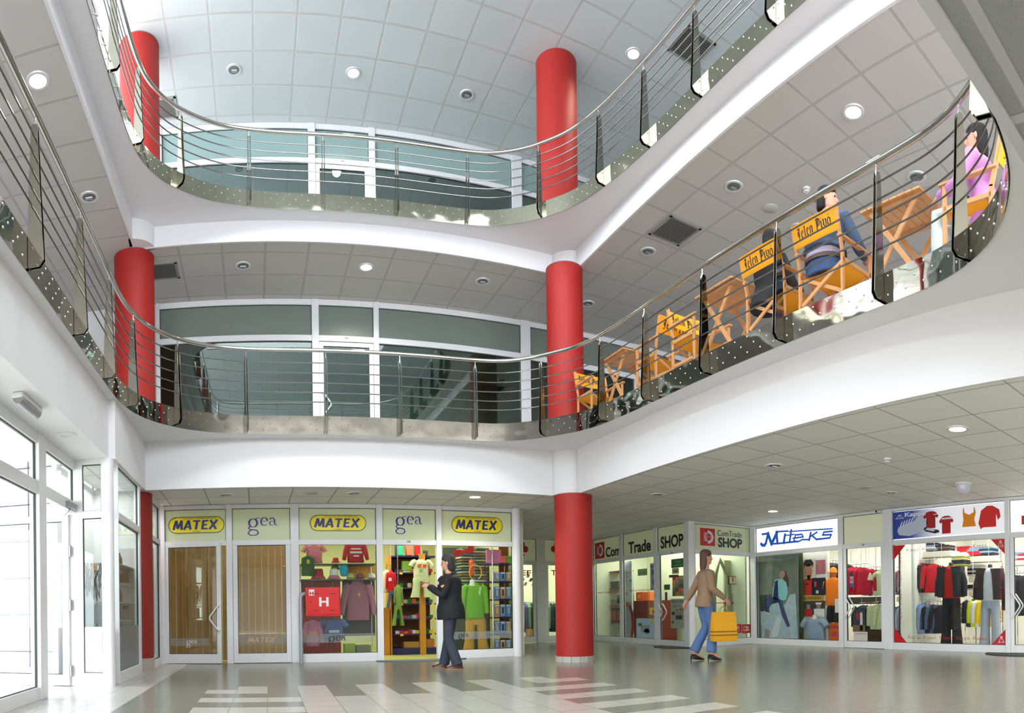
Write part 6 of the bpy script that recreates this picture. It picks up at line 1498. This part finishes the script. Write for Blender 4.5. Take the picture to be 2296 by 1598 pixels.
# ------------------------------------------------------------------ people
def fused(name, q, m, parent, vox=.012, it=4):
    o = obj(name, q, m, parent)
    r_ = o.modifiers.new('fuse', 'REMESH'); r_.mode = 'VOXEL'; r_.voxel_size = vox; r_.use_smooth_shade = True
    s_ = o.modifiers.new('smooth', 'SMOOTH'); s_.factor = .5; s_.iterations = it
    return o
def ell(c, rt, fw, rx, ry, n=18):
    return [c + rt * (rx * math.cos(2 * math.pi * j / n)) + fw * (ry * math.sin(2 * math.pi * j / n)) for j in range(n)]
skin = mat('skin', S(205, 150, 125), .5, noise=.05, nscale=6)
def finger_hand(q, wrist, dirv, side, curl=.5, palm_n=None):
    """palm and five bent fingers; dirv points to the finger tips, palm_n out of the palm"""
    d = dirv.normalized(); pn = (palm_n - d * palm_n.dot(d)).normalized(); sd = d.cross(pn) * side
    q.rings([ell(wrist + d * t, sd, pn, rx, ry, 12) for t, rx, ry in ((-.02, .026, .02), (.02, .034, .018), (.06, .042, .016), (.09, .042, .014))])
    for k, ln in enumerate((.062, .072, .068, .052)):
        b = wrist + d * .085 + sd * (.033 - .022 * k); p1 = b + (d * math.cos(curl * .6) + pn * math.sin(curl * .6)) * ln * .5; p2 = p1 + (d * math.cos(curl * 1.6) + pn * math.sin(curl * 1.6)) * ln * .5
        q.tube([b, p1, p2], [.0095, .009, .0075], 8)
    b = wrist + d * .03 + sd * .032; p1 = b + (d * .6 + sd * .6 + pn * .35).normalized() * .035; q.tube([b, p1, p1 + (d * .9 + pn * .4).normalized() * .03], [.012, .011, .009], 8)
def person(name, lab, loc, rz, pelvis, lean, arms, legs, turn=0, tilt=0, hair=None, top=None, trousers=None, shoe=None, sc=1.0, hairlen=.0, width=1.0, collar=None, sleeve_to=1.0, shirt_len=.12, coat=False):
    """local frame: x to the person's right, y forwards, z up. arms/legs: (joint, end) pairs, right then left"""
    t = thing(name, lab, 'person'); t.location = loc; t.rotation_euler = (0, 0, rz); t.scale = (sc, sc, sc)
    V_ = Vector; X = V_((1, 0, 0)); P0 = V_(pelvis); up = V_((0, math.sin(lean), math.cos(lean))); fw = V_((0, math.cos(lean), -math.sin(lean)))
    def tp(h, f=0): return P0 + up * h + fw * f
    q = M()
    prof = [(-.08, .12, .10), (0, .165, .115), (.10, .15, .105), (.20, .135, .10), (.32, .155, .11), (.42, .17, .11), (.48, .14, .09), (.515, .075, .065)]
    q.rings([ell(tp(h), X, fw, a * width, b * width) for h, a, b in prof])
    nk = tp(.50); ht = V_((0, math.sin(lean * .4 + tilt), math.cos(lean * .4 + tilt))); q.tube([nk - up * .03, nk + ht * .10], [.058, .052], 14)
    # head
    hx = X.copy(); hx.rotate(Matrix.Rotation(turn, 3, 'Z')); hf = V_((0, 1, 0)); hf.rotate(Matrix.Rotation(turn, 3, 'Z')); hf = (hf - ht * hf.dot(ht)).normalized(); hx = hf.cross(ht)
    hc = nk + ht * .10
    hp = [(-.0, .035, .045, .035), (.02, .052, .065, .025), (.06, .064, .082, .012), (.10, .072, .092, .0), (.14, .076, .097, -.004), (.18, .072, .092, -.006), (.21, .055, .072, -.008), (.228, .03, .04, -.01)]
    q.rings([ell(hc + ht * h + hf * o_, hx, hf, a, b, 20) for h, a, b, o_ in hp])
    q.tube([hc + ht * .125 + hf * .085, hc + ht * .09 + hf * .112, hc + ht * .075 + hf * .09], [.010, .015, .012], 8)          # nose
    q.tube([hc + ht * .05 + hf * .088 - hx * .02, hc + ht * .05 + hf * .095, hc + ht * .05 + hf * .088 + hx * .02], [.007, .009, .007], 8)   # lips
    q.tube([hc + ht * .145 + hf * .088 - hx * .035, hc + ht * .148 + hf * .096, hc + ht * .145 + hf * .088 + hx * .035], [.006, .008, .006], 8)
    for s_ in (-1, 1): q.rings([ell(hc + ht * (.105 + dz) + hx * (s_ * .077) - hf * .005, hf, hx, r_, .010, 10) for dz, r_ in ((-.03, .008), (-.01, .016), (.012, .02), (.028, .010))])
    sh = [tp(.445) + X * (.185 * width), tp(.445) - X * (.185 * width)]
    for s_, S0, (el, wr) in zip((1, -1), sh, arms):
        el, wr = V_(el), V_(wr); q.tube([S0 - X * (s_ * .05), S0, S0.lerp(el, .5), el, el.lerp(wr, .4), wr], [.06, .058, .048, .040, .038, .027], 12)
        finger_hand(q, wr, (wr - el).normalized() * .7 + V_((0, 0, -.15)), s_, .55, V_((-s_ * .7, 0, -.5)))
    hip = [P0 + X * .085, P0 - X * .085]
    for s_, H0, (kn, an, toe) in zip((1, -1), hip, legs):
        kn, an, toe = V_(kn), V_(an), V_(toe); q.tube([H0, H0.lerp(kn, .4), kn, kn.lerp(an, .35), an], [.09, .082, .055, .056, .038], 14)
        q.tube([an - (toe - an) * .25 - V_((0, 0, .035)), an - V_((0, 0, .03)), toe], [.03, .036, .028], 10)
    fused('body', q, skin, t, .0085, 3)
    for s_ in (-1, 1):
        obj('eye', M().lathe([(.001, -.010), (.008, -.006), (.0105, 0), (.008, .006), (.001, .010)], n=12).xform(Matrix.Translation(hc + ht * .122 + hf * .083 + hx * (s_ * .03))), plain(30, 24, 22, .2), t, smooth=True)
    # hair: a cap that leaves the face free
    if hair:
        q = M(); n = 20; hr = []
        for h, a, b, o_ in [(-hairlen, .05, .045, -.05), (.02 - hairlen * .4, .066, .065, -.04), (.07, .078, .078, -.028), (.115, .084, .086, -.02), (.15, .088, .098, -.012), (.19, .084, .100, -.006), (.225, .066, .080, -.006), (.247, .035, .045, -.008)]:
            ring = ell(hc + ht * h + hf * o_, hx, hf, a, b, n)
            if h < .15: ring = [p - hf * max(0, (p - (hc + ht * h)).dot(hf) - (-.005 if h < .1 else .02)) for p in ring]
            hr.append(ring)
        q.rings(hr); fused('hair', q, hair, t, .010, 3)
    # clothes
    if top:
        q = M()
        pr = [(h, a + .022, b + .024) for h, a, b in prof if h > .05] ; pr = [(h_, a_, b_) for h_, a_, b_ in ((-shirt_len, .202, .166), (-.02, .200, .163), (.05, .19, .150)) if h_ >= -shirt_len] + [x for x in pr[:-1] if x[0] > -shirt_len] + [(.518, .082, .075)]
        if coat: pr = [(h, a + .015, b + (.045 if shirt_len > .1 else .02)) for h, a, b in pr]
        q.rings([ell(tp(h), X, fw, a * width, b * width) for h, a, b in pr])
        for s_, S0, (el, wr) in zip((1, -1), sh, arms):
            el, wr = V_(el), V_(wr); e = el.lerp(wr, sleeve_to * .96)
            q.tube([S0 - X * (s_ * .06) + V_((0, 0, .01)), S0 + V_((0, 0, .005)), S0.lerp(el, .5), el, el.lerp(e, .5), e], [.07, .076, .068, .060, .055, .044], 12)
        co = fused('jacket' if coat else 'top', q, top, t, .012, 5)
        if collar:
            q = M(); q.rings([ell(tp(h) , X, fw, a, b) for h, a, b in ((.49, .095, .085), (.53, .082, .078), (.545, .078, .074), (.53, .068, .062))], caps=False); obj('collar', q, collar, co, smooth=True)
    if trousers:
        q = M(); q.rings([ell(P0 + V_((0, 0, h)) , X, V_((0, 1, 0)), a * width, b * width) for h, a, b in ((-.10, .175, .13), (.02, .180, .132), (.07, .170, .124))])
        for s_, H0, (kn, an, toe) in zip((1, -1), hip, legs):
            kn, an = V_(kn), V_(an); lo = an - V_((0, 0, .02)) + (an - kn).normalized() * .0
            q.tube([H0, H0.lerp(kn, .4), kn, kn.lerp(lo, .5), lo], [.105, .098, .078, .078, .085], 14)
        fused('trousers', q, trousers, t, .012, 5)
    if shoe:
        for s_, (kn, an, toe) in zip((1, -1), legs):
            an, toe = V_(an), V_(toe); f = (toe - an); f.z = 0; f.normalize(); sd = f.cross(V_((0, 0, 1))); b = V_((an.x, an.y, min(toe.z, an.z - .06) - .02))
            q = M(); q.rings([ell(b + V_((0, 0, z)) + f * o_, sd, f, w, l, 16) for z, o_, w, l in ((0, .055, .046, .135), (.02, .055, .05, .14), (.045, .05, .046, .128), (.07, .01, .042, .085), (.10, -.015, .045, .062))])
            so = obj('shoe', q, shoe[0], t, smooth=True)
            q = M(); q.rings([ell(b + V_((0, 0, z)) + f * .055, sd, f, .053, .143, 16) for z in (-.006, .012)]); obj('sole', q, shoe[1], so)
            if len(shoe) > 2:
                for k in range(4): obj('lace', M().tube([b + f * (.05 + .022 * k) - sd * .03 + V_((0, 0, .072 - .006 * k)), b + f * (.06 + .022 * k) + V_((0, 0, .082 - .008 * k)), b + f * (.05 + .022 * k) + sd * .03 + V_((0, 0, .072 - .006 * k))], .004, 6), shoe[2], so)
    return t, hc, ht, hf, hx
def denim(r, g, b, nm): return mat(nm, S(r, g, b), .85, noise=.35, nscale=5, bump=.4, bscale=30)
# man at the shop door, seen from his left side, hands raised before his chest
p = P(1008, 1500, 0)
dk_hair = mat('dark_hair', S(20, 17, 16), .85, noise=.3, nscale=30, bump=.8, bscale=40)
man, hc, ht, hf, hx = person('person', 'man in a black jacket and dark jeans standing at the shop door, hands raised', (p.x, p.y, 0), R(66), (0, -.03, .93), .04,
    [((.25, .08, 1.13), (.12, .32, 1.30)), ((-.26, .04, 1.12), (-.10, .30, 1.28))], [((.10, .02, .50), (.11, .10, .09), (.11, .25, .045)), ((-.09, .0, .50), (-.11, -.14, .09), (-.12, .02, .045))],
    turn=R(-6), tilt=.06, hair=mat('greying_hair', S(44, 42, 42), .7, noise=.4, nscale=40, bump=.9, bscale=40), top=mat('black_jacket', (.006, .006, .009), .8, noise=.3, nscale=6, bump=.5, bscale=8), trousers=denim(52, 56, 68, 'dark_grey_denim'),
    shoe=(mat('brown_leather', S(70, 34, 26), .35), plain(150, 110, 80), plain(210, 190, 170)), sc=1.02, hairlen=.02, width=1.06, collar=plain(20, 20, 24), shirt_len=.16, coat=True)
q = M(); q.rings([[Vector((-.262, .03, 1.27)) + Vector((-.004 * 0, math.cos(a) * .055 * s_, math.sin(a) * .026 * s_)) + Vector((-d_, 0, 0)) for a in [2 * math.pi * j / 16 for j in range(16)]] for s_, d_ in ((1, 0), (.9, .02), (.3, .024))])
obj('arm_patch', q, plain(214, 150, 40, .6), man, smooth=True)
q = M(); q.box((-.15, .125, 1.30), (-.09, .165, 1.35)); obj('chest_badge', q, plain(200, 190, 200, .6), man, bev=.01)
# woman walking to the right with a yellow shopping bag
p = P(1582, 1481, 0)
wom, hc, ht, hf, hx = person('person', 'brown haired woman in jeans walking past with a large yellow bag', (p.x, p.y, 0), R(-106), (0, 0, .97), .05,
    [((.24, .03, 1.17), (.23, .27, 1.0)), ((-.24, -.10, 1.17), (-.25, -.22, .98))], [((.09, .10, .56), (.10, .06, .16), (.10, .20, .045)), ((-.09, .06, .55), (-.10, -.16, .17), (-.10, -.03, .045))],
    hair=mat('brown_hair', S(86, 60, 46), .6, noise=.3, nscale=20, bump=.7, bscale=40), top=mat('taupe_top', S(150, 122, 96), .85, noise=.2, nscale=5, bump=.4), trousers=denim(84, 112, 158, 'blue_denim'), sc=1.06, hairlen=.10, width=.95, shirt_len=.10)
for s_, y0 in ((1, .06), (-1, -.16)):
    q = M(); f0 = y0 + .02
    q.rings([[(s_ * .10 + x * w, f0 + y, z) for x, y in [(math.cos(a), math.sin(a) * ln + o_) for a in [2 * math.pi * j / 14 for j in range(14)]]] for z, w, ln, o_ in ((.008, .034, .04, .12), (.03, .04, .12, .05), (.06, .036, .09, .02), (.11, .036, .05, -.03))]); so = obj('shoe', q, plain(16, 14, 14, .3), wom, smooth=True)
    obj('heel', M().tube([(s_ * .10, f0 - .07, .08), (s_ * .10, f0 - .075, .0)], [.018, .008], 8), plain(16, 14, 14, .3), so)
fv = Vector((math.sin(R(106)), math.cos(R(106)), 0)); 
a = Vector((p.x, p.y, 0)) + fv * .25 + Vector((fv.y, -fv.x, 0)) * .22
t = thing('shopping_bag', 'large yellow shopping bag carried in front of the walking woman', 'bag', (a.x, a.y, .34), R(-106) + R(90))
q = M(); q.rings([[(x * w_, y * d_, z) for x, y in ((-1, -1), (0, -1.1), (1, -1), (1.03, 0), (1, 1), (0, 1.1), (-1, 1), (-1.03, 0))] for z, w_, d_ in ((0, .21, .07), (.02, .225, .08), (.25, .22, .07), (.50, .21, .035))]); obj('bag_body', q, plain(236, 168, 10, .5), t, smooth=True)
for z in (.10, .16): obj('stripe', M().rings([[(x * .232, y * .09, z + dz) for x, y in ((-1, -1), (0, -1.1), (1, -1), (1.0, 0), (1, 1), (0, 1.1), (-1, 1), (-1.0, 0))] for dz in (0, .016)], caps=False), plain(120, 84, 16, .5), t)
for y in (-.035, .035): obj('handle', M().tube([(-.08, y, .49), (-.06, y, .56), (0, y * .3, .595), (.06, y, .56), (.08, y, .49)], .006, 6), plain(200, 140, 20, .5), t, smooth=True)

def seated(lab, x, y, rz, arms, hairm, topm, trm, shoe, sc=1.0, turn=0, lean=.12, tilt=0, hairlen=.02, width=1.0, legs=None, zs=.50, **k):
    return person('person', lab, (x, y, FL2), rz, (0, -.06, zs), lean, arms, legs or [((.12, .38, .52), (.13, .36, .10), (.13, .52, .05)), ((-.12, .38, .52), (-.13, .34, .10), (-.13, .50, .05))], turn=turn, tilt=tilt, hair=hairm, top=topm, trousers=trm, shoe=shoe, sc=sc, hairlen=hairlen, width=width, **k)
blk = (plain(24, 22, 22, .4), plain(50, 50, 50))
den, hc, ht, hf, hx = seated('person in a blue denim jacket seated with the back to the railing', 5.37, 4.49, R(-90), [((.33, .12, .66), (.20, .36, .74)), ((-.30, .10, .68), (-.16, .34, .72))], dk_hair,
    denim(60, 78, 102, 'denim_jacket'), denim(58, 80, 120, 'denim_trousers'), blk, 1.06, turn=R(-58), lean=.10, hairlen=.0, width=1.16, coat=True, shirt_len=-.12, zs=.53)
q = M(); q.rings([ell(hc + ht * (.10 + .02 * k) - hf * .118, hx, ht, .038 - .006 * abs(k - 1), .010, 10) for k in range(3)]); obj('hair_clip', q, plain(70, 110, 140, .3), den, smooth=True)
q = M(); q.rings([ell(Vector((0, -.06, .53 + z)), Vector((1, 0, 0)), Vector((0, 1, 0)), .218, .168, 24) for z in (.03, .07)], caps=False); obj('belt', q, plain(84, 60, 48, .5), den)
q = M(); q.rings([ell(Vector((0, -.06, .53 + z)), Vector((1, 0, 0)), Vector((0, 1, 0)), .204, .160, 24) for z in (.05, .13)], caps=False); obj('undershirt', q, plain(190, 180, 205, .8), den)
boy = seated('short haired person in a black top seated beside the denim jacket', 5.36, 5.36, R(-92), [((.28, .12, .62), (.14, .38, .70)), ((-.28, .12, .62), (-.14, .38, .70))], dk_hair,
    mat('black_shirt', (.012, .012, .014), .8, noise=.2, bump=.4), denim(40, 44, 70, 'navy_trousers'), blk, 1.0, turn=R(8), lean=.14, width=1.0)[0]
pink = seated('dark haired person in a pink top seated at the bend of the railing', 5.34, 2.66, R(4), [((.28, .14, .64), (.12, .36, .70)), ((-.30, .10, .64), (-.16, .34, .68))], dk_hair,
    mat('pink_top', S(205, 140, 205), .8, noise=.1, bump=.5), mat('white_trousers', S(208, 216, 214), .8, noise=.05), blk, 1.0, turn=R(14), lean=.16, hairlen=.06, width=.98)[0]
far = seated('person in pale trousers seated behind the near slatted table', 6.28, 3.28, R(96), [((.28, .14, .64), (.08, .34, .72)), ((-.28, .12, .64), (-.08, .34, .72))], dk_hair,
    mat('navy_top', S(40, 50, 100), .8, noise=.1, bump=.4), mat('pale_trousers', S(190, 206, 206), .8, noise=.05), (plain(40, 60, 110, .5), plain(200, 200, 200)), 1.0, lean=.25)[0]
c = dup(ch, (6.28, 3.28, FL2), R(96), label='orange folding chair carrying the person in pale trousers, behind the near table', group='folding chairs on the middle balcony')
